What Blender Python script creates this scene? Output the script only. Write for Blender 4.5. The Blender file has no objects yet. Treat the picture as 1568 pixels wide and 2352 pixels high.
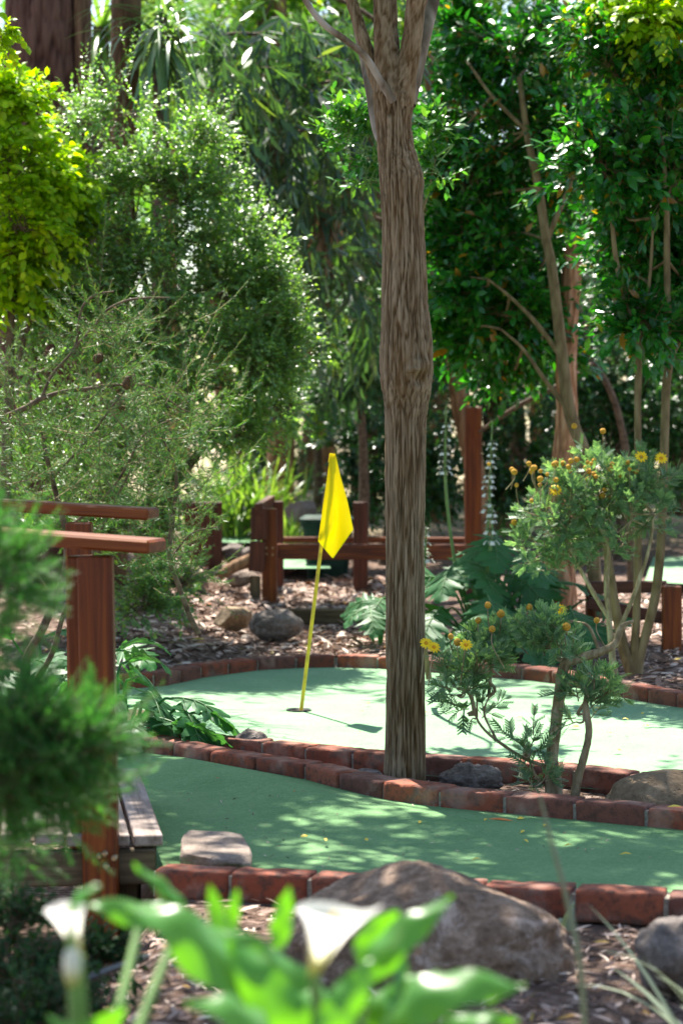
import bpy, math, random
import numpy as np
from mathutils import Vector, Matrix, noise

C = bpy.context.scene
COL = C.collection
PI = math.pi
F, H, UC, VH = 5553.0, 1.5, 784.0, 960.0      # focal length in photo pixels, eye height, optical axis

def at(u, v, d):
    return np.array([(u-UC)*d/F, d, H-(v-VH)*d/F])
def gp(u, v, z=0.0):
    return at(u, v, (H-z)*F/(v-VH))
def sc(d): return F/d                          # photo pixels per metre at distance d

# ------------------------------------------------------------------ objects
def wloc(o):
    l = Vector(o.location)
    while o.parent:
        o = o.parent; l += o.location
    return l
def tag(o, label=None, cat=None, group=None, kind=None):
    if label: o['label'] = label
    if cat: o['category'] = cat
    if group: o['group'] = group
    if kind: o['kind'] = kind
    return o
def thing(name, label, cat, loc, group=None):
    o = bpy.data.objects.new(name, None); COL.objects.link(o)
    o.empty_display_size = .1
    o.location = Vector([float(c) for c in loc])
    return tag(o, label, cat, group)

class Geo:
    def __init__(s): s.V=[]; s.L=[]; s.T=[]; s.M=[]; s.n=0; s.A=[]
    def add(s, V, faces, mat=0, attr=None):
        V = np.asarray(V, float).reshape(-1,3); faces = np.asarray(faces, np.int64)
        s.V.append(V); s.L.append((faces+s.n).ravel())
        s.T.append(np.full(len(faces), faces.shape[1], np.int64)); s.M.append(np.full(len(faces), mat, np.int64))
        s.A.append(np.zeros(len(V)) if attr is None else np.asarray(attr, float).ravel())
        s.n += len(V)
    def merge(s, g, mat):
        if not g.V: return
        V = np.concatenate(g.V); L = np.concatenate(g.L)
        s.V.append(V); s.L.append(L+s.n); s.T += g.T; s.M += [np.full(len(m), mat, np.int64) for m in g.M]; s.A.append(np.concatenate(g.A)); s.n += len(V)

def build(name, g, mats, parent=None, loc=None, smooth=True):
    V = np.concatenate(g.V); L = np.concatenate(g.L); T = np.concatenate(g.T); M = np.concatenate(g.M); A = np.concatenate(g.A)
    if parent is not None: off = np.array(wloc(parent))
    else: off = np.zeros(3) if loc is None else np.array([float(c) for c in loc])
    V = V - off
    me = bpy.data.meshes.new(name)
    me.vertices.add(len(V)); me.vertices.foreach_set('co', V.ravel())
    me.loops.add(len(L)); me.loops.foreach_set('vertex_index', L.astype(np.int32))
    me.polygons.add(len(T))
    me.polygons.foreach_set('loop_start', (np.cumsum(T)-T).astype(np.int32))
    me.polygons.foreach_set('loop_total', T.astype(np.int32))
    me.polygons.foreach_set('material_index', M.astype(np.int32))
    me.polygons.foreach_set('use_smooth', np.full(len(T), smooth))
    if np.any(A):
        a = me.attributes.new('bark', 'FLOAT', 'POINT'); a.data.foreach_set('value', A.astype(np.float32))
    for m in (mats if isinstance(mats, (list,tuple)) else [mats]): me.materials.append(m)
    me.update(calc_edges=True)
    o = bpy.data.objects.new(name, me); COL.objects.link(o)
    if parent is not None: o.parent = parent
    else: o.location = Vector(off)
    return o

def foliage(name, gl, gw, lm, wm, t):
    gl.merge(gw, 1); return build(name, gl, [lm, wm], t)

# ------------------------------------------------------------------ materials
def rgba(c): return (c[0], c[1], c[2], 1)
class NT:
    def __init__(s, name):
        s.m = bpy.data.materials.new(name); s.m.use_nodes = True
        s.t = s.m.node_tree; s.t.nodes.clear()
        s.out = s.n('ShaderNodeOutputMaterial')
    def n(s, ty, **kw):
        nd = s.t.nodes.new(ty)
        for k, v in kw.items(): setattr(nd, k, v)
        return nd
    def l(s, a, b): s.t.links.new(a, b)
    def val(s, node, **kw):
        for k, v in kw.items(): node.inputs[k.replace('_', ' ')].default_value = v
    def ramp(s, fac, stops, interp='LINEAR'):
        r = s.n('ShaderNodeValToRGB'); e = r.color_ramp.elements; r.color_ramp.interpolation = interp
        e[0].position, e[0].color = stops[0][0], rgba(stops[0][1])
        e[1].position, e[1].color = stops[-1][0], rgba(stops[-1][1])
        for p, c in stops[1:-1]:
            k = e.new(p); k.color = rgba(c)
        s.l(fac, r.inputs['Fac']); return r.outputs['Color']
    def coord(s, scale=(1,1,1), kind='Object'):
        tc = s.n('ShaderNodeTexCoord'); mp = s.n('ShaderNodeMapping'); mp.inputs['Scale'].default_value = scale
        s.l(tc.outputs[kind], mp.inputs['Vector']); return mp.outputs['Vector']
    def noise(s, vec, scale, detail=4, rough=.55, dist=0):
        n = s.n('ShaderNodeTexNoise'); s.l(vec, n.inputs['Vector'])
        n.inputs['Scale'].default_value = scale; n.inputs['Detail'].default_value = detail
        n.inputs['Roughness'].default_value = rough; n.inputs['Distortion'].default_value = dist
        return n.outputs['Fac']
    def vor(s, vec, scale, feature='F1', out='Distance'):
        n = s.n('ShaderNodeTexVoronoi', feature=feature); s.l(vec, n.inputs['Vector']); n.inputs['Scale'].default_value = scale
        return n.outputs[out]
    def math(s, op, a, b=None):
        n = s.n('ShaderNodeMath', operation=op)
        for i, x in enumerate((a, b)):
            if x is None: continue
            if isinstance(x, (int, float)): n.inputs[i].default_value = x
            else: s.l(x, n.inputs[i])
        return n.outputs[0]
    def mix(s, fac, a, b, mode='MIX'):
        n = s.n('ShaderNodeMix', data_type='RGBA', blend_type=mode)
        for i, x in ((0, fac), (6, a), (7, b)):
            if isinstance(x, (int, float)): n.inputs[i].default_value = x
            elif isinstance(x, tuple): n.inputs[i].default_value = rgba(x)
            else: s.l(x, n.inputs[i])
        return n.outputs[2]
    def bump(s, h, strength=.5, dist=.01, normal=None):
        b = s.n('ShaderNodeBump'); b.inputs['Strength'].default_value = strength; b.inputs['Distance'].default_value = dist
        s.l(h, b.inputs['Height'])
        if normal is not None: s.l(normal, b.inputs['Normal'])
        return b.outputs['Normal']
    def princ(s, col, rough=.6, spec=.5, normal=None, **kw):
        p = s.n('ShaderNodeBsdfPrincipled')
        if isinstance(col, tuple): p.inputs['Base Color'].default_value = rgba(col)
        else: s.l(col, p.inputs['Base Color'])
        if isinstance(rough, (int, float)): p.inputs['Roughness'].default_value = rough
        else: s.l(rough, p.inputs['Roughness'])
        p.inputs['Specular IOR Level'].default_value = spec
        if normal is not None: s.l(normal, p.inputs['Normal'])
        for k, v in kw.items(): p.inputs[k.replace('_', ' ')].default_value = v
        return p.outputs[0]
    def done(s, sh): s.l(sh, s.out.inputs['Surface']); return s.m

def leaf_mat(name, stops, rough=.38, spec=.5, trans=.42, tmul=(1.5,1.55,.55), vein=False):
    t = NT(name)
    geo = t.n('ShaderNodeNewGeometry')
    col = t.ramp(geo.outputs['Random Per Island'], stops)
    v = t.coord((1,1,1))
    n = t.noise(v, 2.2, 3)
    col = t.mix(t.math('MULTIPLY', n, .55), col, tuple(c*.55 for c in stops[0][1]))
    p = t.princ(col, rough, spec)
    tr = t.n('ShaderNodeBsdfTranslucent')
    tc = t.mix(1.0, col, tmul, 'MULTIPLY')
    t.l(tc, tr.inputs['Color'])
    ms = t.n('ShaderNodeMixShader'); ms.inputs[0].default_value = trans
    t.l(p, ms.inputs[1]); t.l(tr.outputs[0], ms.inputs[2])
    return t.done(ms.outputs[0])

def bark_mat(name, dark, mid, light, ks=(26,26,4.5), bump=.8, dist=.02, attr=False, patch=None, rough=.85, warm=None):
    t = NT(name)
    v = t.coord(ks)
    n1 = t.noise(v, 1.0, 6, .62, .4)
    vo = t.vor(v, 1.1, 'DISTANCE_TO_EDGE')
    h = t.math('ADD', t.math('MULTIPLY', n1, .75), t.math('MULTIPLY', t.math('MINIMUM', vo, .35), .8))
    if attr:
        a = t.n('ShaderNodeAttribute'); a.attribute_name = 'bark'
        hh = t.math('ADD', t.math('MULTIPLY', a.outputs['Fac'], .62), t.math('MULTIPLY', n1, .45))
        col = t.ramp(hh, [(.16, dark), (.46, mid), (.9, light)])
    else:
        col = t.ramp(h, [(.33, dark), (.52, mid), (.75, light)])
    big = t.noise(t.coord((3,3,1.2)), 1.6, 4)
    if patch: col = t.mix(t.ramp(big, [(.5,(0,0,0)),(.62,(1,1,1))]), col, patch)
    elif warm: col = t.mix(t.math('MULTIPLY', t.ramp(t.noise(t.coord((14,14,2.5)), 1.0, 4), [(.45,(0,0,0)),(.65,(1,1,1))]), .55), col, t.mix(.5, col, warm))
    else: col = t.mix(t.math('MULTIPLY', big, .5), col, mid)
    nm = t.bump(h, bump, dist)
    return t.done(t.princ(col, rough, .2, nm))

def timber_mat(name, c1, c2, c3, rough=.45, spec=.45, bump=.25):
    t = NT(name)
    v = t.coord((1.2, 22, 22))
    g = t.noise(v, 1.6, 5, .6, .6)
    w = t.noise(t.coord((.8,3,3)), 1.5, 3)
    f = t.math('ADD', t.math('MULTIPLY', g, .7), t.math('MULTIPLY', w, .3))
    col = t.ramp(f, [(.34, c1), (.5, c2), (.66, c3)])
    rg = t.ramp(w, [(.3, (rough-.1,)*3), (.7, (rough+.15,)*3)])
    return t.done(t.princ(col, rg, spec, t.bump(g, bump, .004)))

def rock_mat(name, dark, mid, light, lichen=None, k=1.0):
    t = NT(name)
    v = t.coord((1,1,1))
    n = t.noise(v, 7*k, 8, .65)
    n2 = t.noise(v, 34*k, 6, .7)
    vo = t.vor(v, 42*k)
    col = t.ramp(t.math('ADD', t.math('MULTIPLY', n, .55), t.math('MULTIPLY', n2, .45)), [(.34, dark), (.5, mid), (.64, light)])
    if lichen:
        ln = t.noise(v, 5*k, 6, .7, .5)
        col = t.mix(t.ramp(ln, [(.56,(0,0,0)),(.66,(1,1,1))]), col, lichen)
    pit = t.ramp(vo, [(.12,(0,0,0)),(.3,(1,1,1))])
    h = t.math('ADD', t.math('MULTIPLY', n2, .8), t.math('MULTIPLY', pit, .35))
    return t.done(t.princ(col, .85, .25, t.bump(h, .8, .014)))

MAT = {}
def mats():
    M = MAT
    M['lightleaf'] = leaf_mat('small_leaf', [(0,(.10,.22,.085)),(.6,(.185,.36,.14)),(.9,(.29,.47,.14)),(1,(.38,.56,.07))], .34, 1.0, .52, (1.6,1.75,.4))
    M['goldleaf'] = leaf_mat('golden_leaf', [(0,(.20,.42,.012)),(.5,(.38,.60,.014)),(1,(.62,.74,.03))], .45, .4, .55, (1.3,1.35,.3))
    M['gloss'] = leaf_mat('glossy_leaf', [(0,(.014,.10,.018)),(.55,(.026,.185,.026)),(.9,(.065,.28,.028)),(.965,(.11,.26,.03)),(.985,(.42,.18,.015)),(1,(.45,.2,.02))], .27, .6, .40, (1.5,1.9,.35))
    M['glossbright'] = leaf_mat('bright_glossy_leaf', [(0,(.03,.14,.03)),(.6,(.06,.23,.035)),(1,(.16,.36,.04))], .26, .6, .42)
    M['euc'] = leaf_mat('gum_leaf', [(0,(.03,.075,.045)),(.5,(.055,.12,.065)),(.8,(.075,.16,.06)),(.95,(.14,.27,.05)),(1,(.24,.30,.08))], .40, .7, .36, (1.5,1.7,.5))
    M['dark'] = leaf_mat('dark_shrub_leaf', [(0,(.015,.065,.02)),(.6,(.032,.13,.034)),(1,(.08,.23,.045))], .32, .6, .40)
    M['shade'] = leaf_mat('shade_darkened_leaf', [(0,(.012,.045,.015)),(1,(.03,.09,.025))], .65, .2, .3)  # corner shade put into the leaf colour: darkened, with glints dulled
    M['blue'] = leaf_mat('blue_green_leaf', [(0,(.03,.10,.045)),(.6,(.05,.165,.065)),(1,(.11,.26,.06))], .4, .5, .38)
    M['far'] = leaf_mat('far_leaf', [(0,(.06,.19,.022)),(.5,(.13,.31,.035)),(1,(.30,.46,.05))], .5, .4, .5, (1.5,1.6,.5))
    M['needle'] = leaf_mat('needle', [(0,(.05,.14,.05)),(.6,(.085,.21,.065)),(.9,(.15,.31,.07)),(1,(.25,.2,.08))], .45, .4, .35)
    M['juniper'] = leaf_mat('juniper_needle', [(0,(.03,.155,.045)),(.6,(.06,.255,.065)),(1,(.13,.37,.095))], .5, .3, .55)
    M['acan'] = leaf_mat('acanthus_leaf', [(0,(.045,.165,.06)),(1,(.095,.29,.09))], .48, .25, .40)
    M['vein'] = leaf_mat('leaf_vein', [(0,(.14,.28,.12)),(1,(.20,.36,.15))], .5, .3, .3)
    M['eury'] = leaf_mat('daisy_leaf', [(0,(.09,.18,.10)),(.6,(.15,.27,.15)),(1,(.27,.38,.20))], .5, .4, .42, (1.5,1.7,.7))
    M['calla'] = leaf_mat('lily_leaf', [(0,(.07,.24,.06)),(1,(.10,.32,.05))], .36, .6, .48, (1.9,1.8,.15))
    M['strap'] = leaf_mat('strap_leaf', [(0,(.08,.18,.05)),(.6,(.16,.30,.06)),(1,(.30,.42,.10))], .35, .5, .42)
    M['yucca'] = leaf_mat('sword_leaf', [(0,(.06,.15,.065)),(.6,(.12,.25,.11)),(1,(.26,.38,.18))], .36, .9, .34)
    M['greystrap'] = leaf_mat('grey_strap_leaf', [(0,(.16,.21,.14)),(1,(.28,.33,.22))], .5, .4, .25, (1.2,1.3,.7))
    M['twig'] = NT('twig').m
    t = NT('twig_bark'); n = t.noise(t.coord(), 30, 4); M['twig'] = t.done(t.princ(t.ramp(n, [(.3,(.05,.032,.02)),(.7,(.17,.12,.08))]), .8, .2))
    t = NT('green_stem'); n = t.noise(t.coord(), 18, 3); M['stem'] = t.done(t.princ(t.ramp(n, [(.3,(.10,.2,.05)),(.7,(.17,.30,.08))]), .5, .4))
    t = NT('pale_stem_bark'); n = t.noise(t.coord((14,14,5)), 2.4, 6); M['palestem'] = t.done(t.princ(t.ramp(n, [(.32,(.12,.085,.045)),(.5,(.26,.20,.11)),(.68,(.40,.34,.22))]), .8, .2, t.bump(n, .7, .012)))
    M['bark'] = bark_mat('furrowed_bark', (.016,.009,.004), (.135,.085,.040), (.34,.26,.165), (110,110,9), attr=True, bump=1.0, dist=.012, warm=(.20,.105,.035))
    M['redbark'] = bark_mat('fibrous_red_bark', (.018,.008,.006), (.075,.034,.023), (.18,.10,.072), (20,20,2.4), .9, .03, attr=True)
    M['brownbark'] = bark_mat('brown_bark', (.04,.022,.012), (.13,.075,.04), (.22,.135,.08), (18,18,2.2), .8, .02)
    M['tanbark'] = bark_mat('tan_bark', (.07,.04,.02), (.24,.135,.07), (.36,.23,.13), (14,14,3), .8, .02)
    M['peelbark'] = bark_mat('peeling_bark', (.13,.055,.03), (.44,.23,.12), (.66,.45,.30), (16,16,3.2), 1.0, .03)
    M['palm'] = bark_mat('palm_bark', (.03,.022,.015), (.10,.07,.05), (.18,.13,.1), (9,9,14), .8, .02)
    M['smoothbark'] = bark_mat('smooth_grey_bark', (.10,.075,.05), (.22,.18,.13), (.36,.32,.26), (10,10,4), .4, .008, patch=(.40,.37,.33))
    M['olivebark'] = bark_mat('olive_bark', (.09,.065,.03), (.185,.14,.07), (.27,.22,.125), (14,14,5), .5, .008)
    M['timber'] = timber_mat('stained_timber', (.052,.009,.0015), (.125,.026,.003), (.235,.062,.007), .45, .28)
    M['darktimber'] = timber_mat('dark_stained_timber', (.035,.009,.005), (.075,.020,.010), (.125,.038,.018), .45, .3)
    M['greytimber'] = timber_mat('weathered_timber', (.11,.08,.065), (.23,.18,.155), (.36,.30,.27), .7, .25, .6)
    M['oldtimber'] = timber_mat('old_joist_timber', (.03,.022,.012), (.085,.062,.035), (.16,.12,.07), .8, .2, .6)
    # brick
    t = NT('kerb_brick'); v = t.coord()
    geo = t.n('ShaderNodeNewGeometry')
    base = t.ramp(geo.outputs['Random Per Island'], [(0,(.15,.042,.024)),(.35,(.22,.056,.028)),(.65,(.29,.078,.036)),(.85,(.18,.065,.042)),(1,(.11,.047,.036))])
    n = t.noise(v, 26, 7, .7); n2 = t.noise(v, 6, 4)
    col = t.mix(t.ramp(n, [(.46,(0,0,0)),(.62,(1,1,1))]), base, (.085,.04,.028))
    col = t.mix(t.math('MULTIPLY', t.ramp(n2, [(.52,(0,0,0)),(.66,(1,1,1))]), .5), col, (.33,.22,.17))
    M['brick'] = t.done(t.princ(col, .8, .25, t.bump(t.math('ADD', n, t.math('MULTIPLY', t.noise(v, 90, 3), .4)), .7, .008)))
    t = NT('kerb_mortar'); n = t.noise(t.coord(), 60, 5)
    M['mortar'] = t.done(t.princ(t.ramp(n, [(.3,(.16,.14,.11)),(.7,(.36,.32,.26))]), .9, .2, t.bump(n, .6, .006)))
    # putting turf
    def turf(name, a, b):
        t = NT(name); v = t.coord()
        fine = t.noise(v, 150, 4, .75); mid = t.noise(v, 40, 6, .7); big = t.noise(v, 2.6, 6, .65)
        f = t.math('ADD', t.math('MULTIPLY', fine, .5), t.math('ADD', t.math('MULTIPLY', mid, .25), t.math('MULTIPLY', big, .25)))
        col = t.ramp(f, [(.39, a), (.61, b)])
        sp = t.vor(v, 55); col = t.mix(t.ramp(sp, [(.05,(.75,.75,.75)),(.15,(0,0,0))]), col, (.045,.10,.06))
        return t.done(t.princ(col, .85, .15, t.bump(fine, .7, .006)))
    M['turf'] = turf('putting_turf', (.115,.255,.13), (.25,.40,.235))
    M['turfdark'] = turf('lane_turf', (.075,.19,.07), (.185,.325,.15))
    # ground
    t = NT('mulch_ground'); v = t.coord()
    vo = t.n('ShaderNodeTexVoronoi'); vo.inputs['Scale'].default_value = 34
    mp = t.coord((1,1.7,1)); t.l(mp, vo.inputs['Vector'])
    sep = t.n('ShaderNodeSeparateColor'); t.l(vo.outputs['Color'], sep.inputs[0])
    c1 = t.ramp(sep.outputs[0], [(0,(.05,.03,.02)),(.5,(.15,.095,.07)),(.85,(.28,.195,.155)),(1,(.42,.33,.28))])
    n = t.noise(v, 1.6, 6)
    c1 = t.mix(t.ramp(n, [(.4,(0,0,0)),(.62,(1,1,1))]), c1, (.13,.088,.068))
    tc = t.n('ShaderNodeTexCoord'); sx = t.n('ShaderNodeSeparateXYZ'); t.l(tc.outputs['Object'], sx.inputs[0])
    far = t.n('ShaderNodeMapRange'); far.inputs[1].default_value = 23; far.inputs[2].default_value = 29; t.l(sx.outputs['Y'], far.inputs[0])
    fn = t.noise(v, .8, 5)
    c2 = t.ramp(fn, [(.3,(.30,.25,.15)),(.5,(.44,.37,.26)),(.7,(.36,.36,.16))])
    col = t.mix(far.outputs[0], c1, c2)
    h = t.math('ADD', t.noise(v, 45, 5, .7), t.math('MULTIPLY', vo.outputs['Distance'], .7))
    M['ground'] = t.done(t.princ(col, .95, .1, t.bump(h, .8, .03)))
    t = NT('litter_chip'); geo = t.n('ShaderNodeNewGeometry')
    col = t.ramp(geo.outputs['Random Per Island'], [(0,(.08,.045,.03)),(.25,(.19,.115,.08)),(.5,(.34,.225,.175)),(.75,(.50,.38,.31)),(.94,(.62,.52,.43)),(.97,(.40,.14,.05)),(1,(.34,.32,.06))])
    M['chip'] = t.done(t.princ(col, .75, .25))
    M['boulder'] = rock_mat('boulder_rock', (.045,.026,.015), (.185,.12,.08), (.38,.275,.20), (.44,.34,.28))
    M['basalt'] = rock_mat('basalt_rock', (.055,.043,.036), (.14,.115,.1), (.27,.235,.21), None, 1.4)
    M['sandstone'] = rock_mat('sandstone_rock', (.11,.08,.062), (.20,.155,.125), (.31,.255,.215), None, 1.2)
    M['slabrock'] = rock_mat('brown_slab_rock', (.10,.066,.038), (.21,.145,.085), (.36,.27,.18), None, .9)
    # flag
    t = NT('flag_cloth'); n = t.noise(t.coord(), 14, 4)
    w = t.n('ShaderNodeTexWave'); w.inputs['Scale'].default_value = 320; t.l(t.coord(), w.inputs['Vector'])
    col = t.ramp(n, [(.3,(.80,.66,.004)),(.7,(.87,.74,.008))])
    p = t.princ(col, .55, .3, t.bump(w.outputs['Fac'], .12, .002))
    tr = t.n('ShaderNodeBsdfTranslucent'); tr.inputs['Color'].default_value = (.95,.84,.01,1)
    ms = t.n('ShaderNodeMixShader'); ms.inputs[0].default_value = .42; t.l(p, ms.inputs[1]); t.l(tr.outputs[0], ms.inputs[2])
    M['flag'] = t.done(ms.outputs[0])
    t = NT('flag_pole_paint'); n = t.noise(t.coord(), 25, 5)
    M['pole'] = t.done(t.princ(t.ramp(n, [(.35,(.42,.29,.02)),(.6,(.66,.46,.02))]), .45, .5))
    t = NT('black_plastic'); n = t.noise(t.coord(), 40, 3); M['black'] = t.done(t.princ(t.ramp(n, [(.3,(.012,.013,.014)),(.7,(.03,.03,.034))]), .4, .5))
    t = NT('dark_green_plastic'); n = t.noise(t.coord(), 12, 4); M['bin'] = t.done(t.princ(t.ramp(n, [(.3,(.008,.028,.02)),(.7,(.016,.05,.034))]), .7, .2))
    t = NT('yellow_petal'); n = t.noise(t.coord(), 60, 2)
    M['petal'] = t.done(t.princ(t.ramp(n, [(.3,(.80,.48,.004)),(.7,(.9,.62,.01))]), .5, .3))
    t = NT('orange_disc'); n = t.noise(t.coord(), 200, 2); M['disc'] = t.done(t.princ(t.ramp(n, [(.3,(.42,.16,.01)),(.7,(.72,.36,.02))]), .7, .2))
    t = NT('dried_head'); n = t.noise(t.coord(), 160, 2); M['dried'] = t.done(t.princ(t.ramp(n, [(.3,(.30,.15,.02)),(.7,(.58,.33,.04))]), .8, .2))
    t = NT('lily_spathe'); sx = t.n('ShaderNodeSeparateXYZ'); tc = t.n('ShaderNodeTexCoord'); t.l(tc.outputs['Generated'], sx.inputs[0])
    n = t.noise(t.coord(), 30, 3)
    col = t.ramp(sx.outputs['Z'], [(0,(.42,.5,.10)),(.2,(.68,.68,.28)),(.5,(.88,.87,.82)),(1,(.9,.89,.86))])
    p = t.princ(col, .4, .4, t.bump(n, .1, .004)); tr = t.n('ShaderNodeBsdfTranslucent'); t.l(col, tr.inputs['Color'])
    ms = t.n('ShaderNodeMixShader'); ms.inputs[0].default_value = .62; t.l(p, ms.inputs[1]); t.l(tr.outputs[0], ms.inputs[2])
    M['spathe'] = t.done(ms.outputs[0])
    t = NT('yellow_spadix'); n = t.noise(t.coord(), 120, 2); M['spadix'] = t.done(t.princ(t.ramp(n, [(.3,(.7,.42,.01)),(.7,(.85,.6,.03))]), .6, .3))
    t = NT('white_petal'); n = t.noise(t.coord(), 60, 2); M['whitepetal'] = t.done(t.princ(t.ramp(n, [(.3,(.68,.68,.56)),(.7,(.84,.83,.74))]), .5, .3))
    t = NT('purple_bract'); n = t.noise(t.coord(), 60, 2); M['bract'] = t.done(t.princ(t.ramp(n, [(.3,(.10,.13,.09)),(.7,(.16,.22,.10))]), .5, .3))
    t = NT('fallen_leaf_yellow'); n = t.noise(t.coord(), 40, 3); M['fallyellow'] = t.done(t.princ(t.ramp(n, [(.3,(.55,.38,.03)),(.7,(.72,.56,.06))]), .5, .3))
    t = NT('fallen_leaf_orange'); n = t.noise(t.coord(), 40, 3); M['fallorange'] = t.done(t.princ(t.ramp(n, [(.3,(.50,.12,.02)),(.7,(.66,.24,.06))]), .5, .3))
    t = NT('bolt_metal'); n = t.noise(t.coord(), 90, 3); M['bolt'] = t.done(t.princ(t.ramp(n, [(.3,(.25,.15,.07)),(.7,(.45,.32,.18))]), .45, .5, None, Metallic=.6))
mats()

# ------------------------------------------------------------------ shape helpers
def unit(a):
    a = np.asarray(a, float); n = np.linalg.norm(a, axis=-1, keepdims=True); return a/np.maximum(n, 1e-9)

def catmull(P, seg):
    P = np.asarray(P, float)
    if len(P) == 2: 
        t = np.linspace(0,1,seg+1)[:,None]; return P[0]*(1-t)+P[1]*t
    Q = np.vstack([2*P[0]-P[1], P, 2*P[-1]-P[-2]])
    out = []
    for i in range(1, len(Q)-2):
        p0,p1,p2,p3 = Q[i-1:i+3]
        t = np.linspace(0,1,seg,endpoint=False)[:,None]
        out.append(.5*((2*p1)+(-p0+p2)*t+(2*p0-5*p1+4*p2-p3)*t*t+(-p0+3*p1-3*p2+p3)*t**3))
    out.append(P[-1:]); return np.vstack(out)

def tube(g, pts, rad, sides=8, seg=6, mat=0, disp=None, cap=True):
    """pts list of 3-vectors, rad list of radii; a smooth tapering tube"""
    A = catmull(np.column_stack([np.asarray(pts, float), np.asarray(rad, float)]), seg)
    P, R = A[:,:3], np.maximum(A[:,3], 1e-4)
    T = unit(np.gradient(P, axis=0))
    u = np.cross(T[0], [0.13,.97,.2]); 
    if np.linalg.norm(u) < .1: u = np.cross(T[0], [1,0,0])
    u = unit(u); U = [u]
    for i in range(1, len(P)):
        u = u - T[i]*np.dot(u, T[i]); u = unit(u); U.append(u)
    U = np.array(U); W = np.cross(T, U)
    th = np.linspace(0, 2*PI, sides, endpoint=False)
    V = np.empty((len(P), sides, 3)); A_ = np.zeros((len(P), sides))
    c, s_ = np.cos(th), np.sin(th)
    N = c[None,:,None]*U[:,None,:]+s_[None,:,None]*W[:,None,:]
    rr = np.repeat(R[:,None], sides, 1)
    V = P[:,None,:]+N*rr[...,None]
    if disp:
        for i in range(len(P)):
            for j in range(sides):
                d, a = disp(V[i,j], N[i,j], R[i]); V[i,j] += N[i,j]*d; A_[i,j] = a
    n = len(P); idx = np.arange(n*sides).reshape(n, sides)
    f = np.stack([idx[:-1], np.roll(idx[:-1],-1,1), np.roll(idx[1:],-1,1), idx[1:]], -1).reshape(-1,4)
    g.add(V.reshape(-1,3), f, mat, A_)
    if cap:
        for k in (0, n-1):
            ce = V[k].mean(0); vv = np.vstack([V[k], ce]); ring = np.arange(sides)
            ff = np.stack([ring, np.roll(ring,-1), np.full(sides, sides)], -1)
            if k == 0: ff = ff[:, ::-1]
            g.add(vv, ff, mat, np.append(A_[k], A_[k].mean()))
    return P

def box_geo(g, size, mat=0, bevel=.006, M=None, rng=None, jit=0):
    """a chamfered box centred at the origin, moved by matrix M"""
    x,y,z = [s/2 for s in size]; b = min(bevel, .45*min(size))
    V = []
    for sx in (-1,1):
        for sy in (-1,1):
            for sz in (-1,1):
                V += [(sx*(x-b),sy*(y-b),sz*z),(sx*(x-b),sy*y,sz*(z-b)),(sx*x,sy*(y-b),sz*(z-b))]
    V = np.array(V)
    def vi(sx,sy,sz,k): return (((sx>0)*4+(sy>0)*2+(sz>0))*3)+k
    q = []; tr = []
    for s in (-1,1):
        fz = [vi(-1,-1,s,0),vi(1,-1,s,0),vi(1,1,s,0),vi(-1,1,s,0)]; q.append(fz if s>0 else fz[::-1])
        fy = [vi(-1,s,-1,1),vi(1,s,-1,1),vi(1,s,1,1),vi(-1,s,1,1)]; q.append(fy if s<0 else fy[::-1])
        fx = [vi(s,-1,-1,2),vi(s,1,-1,2),vi(s,1,1,2),vi(s,-1,1,2)]; q.append(fx if s>0 else fx[::-1])
    for a in (-1,1):
        for c in (-1,1):
            q.append([vi(-1,a,c,0),vi(1,a,c,0),vi(1,a,c,1),vi(-1,a,c,1)])
            q.append([vi(a,-1,c,0),vi(a,1,c,0),vi(a,1,c,2),vi(a,-1,c,2)])
            q.append([vi(a,c,-1,1),vi(a,c,1,1),vi(a,c,1,2),vi(a,c,-1,2)])
            for e in (-1,1): tr.append([vi(a,c,e,0),vi(a,c,e,1),vi(a,c,e,2)])
    # orient outward
    def orient(f):
        p = V[f]; nrm = np.cross(p[1]-p[0], p[2]-p[0]); return f if np.dot(nrm, p.mean(0)) > 0 else f[::-1]
    q = [orient(list(f)) for f in q]; tr = [orient(list(f)) for f in tr]
    if rng is not None and jit:
        V = V + np.repeat(rng.normal(0, jit, (8,3)), 3, 0)
    if M is not None:
        V = V @ np.array(M.to_3x3()).T + np.array(M.translation)
    n0 = g.n
    g.add(V, q, mat)
    g.L.append((np.array(tr)+n0).ravel()); g.T.append(np.full(len(tr),3)); g.M.append(np.full(len(tr),mat)); g.V.append(np.zeros((0,3))); g.A.append(np.zeros(0))

def beam(name, p0, p1, w, h, mat, parent, up=(0,0,1), bevel=.006, label=None):
    """one timber from p0 to p1 (its own x axis runs along the grain); w across, h along up"""
    p0, p1 = Vector([float(c) for c in p0]), Vector([float(c) for c in p1]); X = p1-p0; L = X.length; X.normalize()
    Y = Vector(up).cross(X).normalized(); Z = X.cross(Y)
    g = Geo(); box_geo(g, (L, w, h), 0, bevel)
    o = build(name, g, mat, None, None, False); o.parent = parent
    R = Matrix((X, Y, Z)).transposed().to_4x4()
    base = wloc(parent) if parent else Vector()
    o.matrix_local = Matrix.Translation((p0+p1)/2 - base) @ R
    if label: o['label'] = label
    return o

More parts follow.
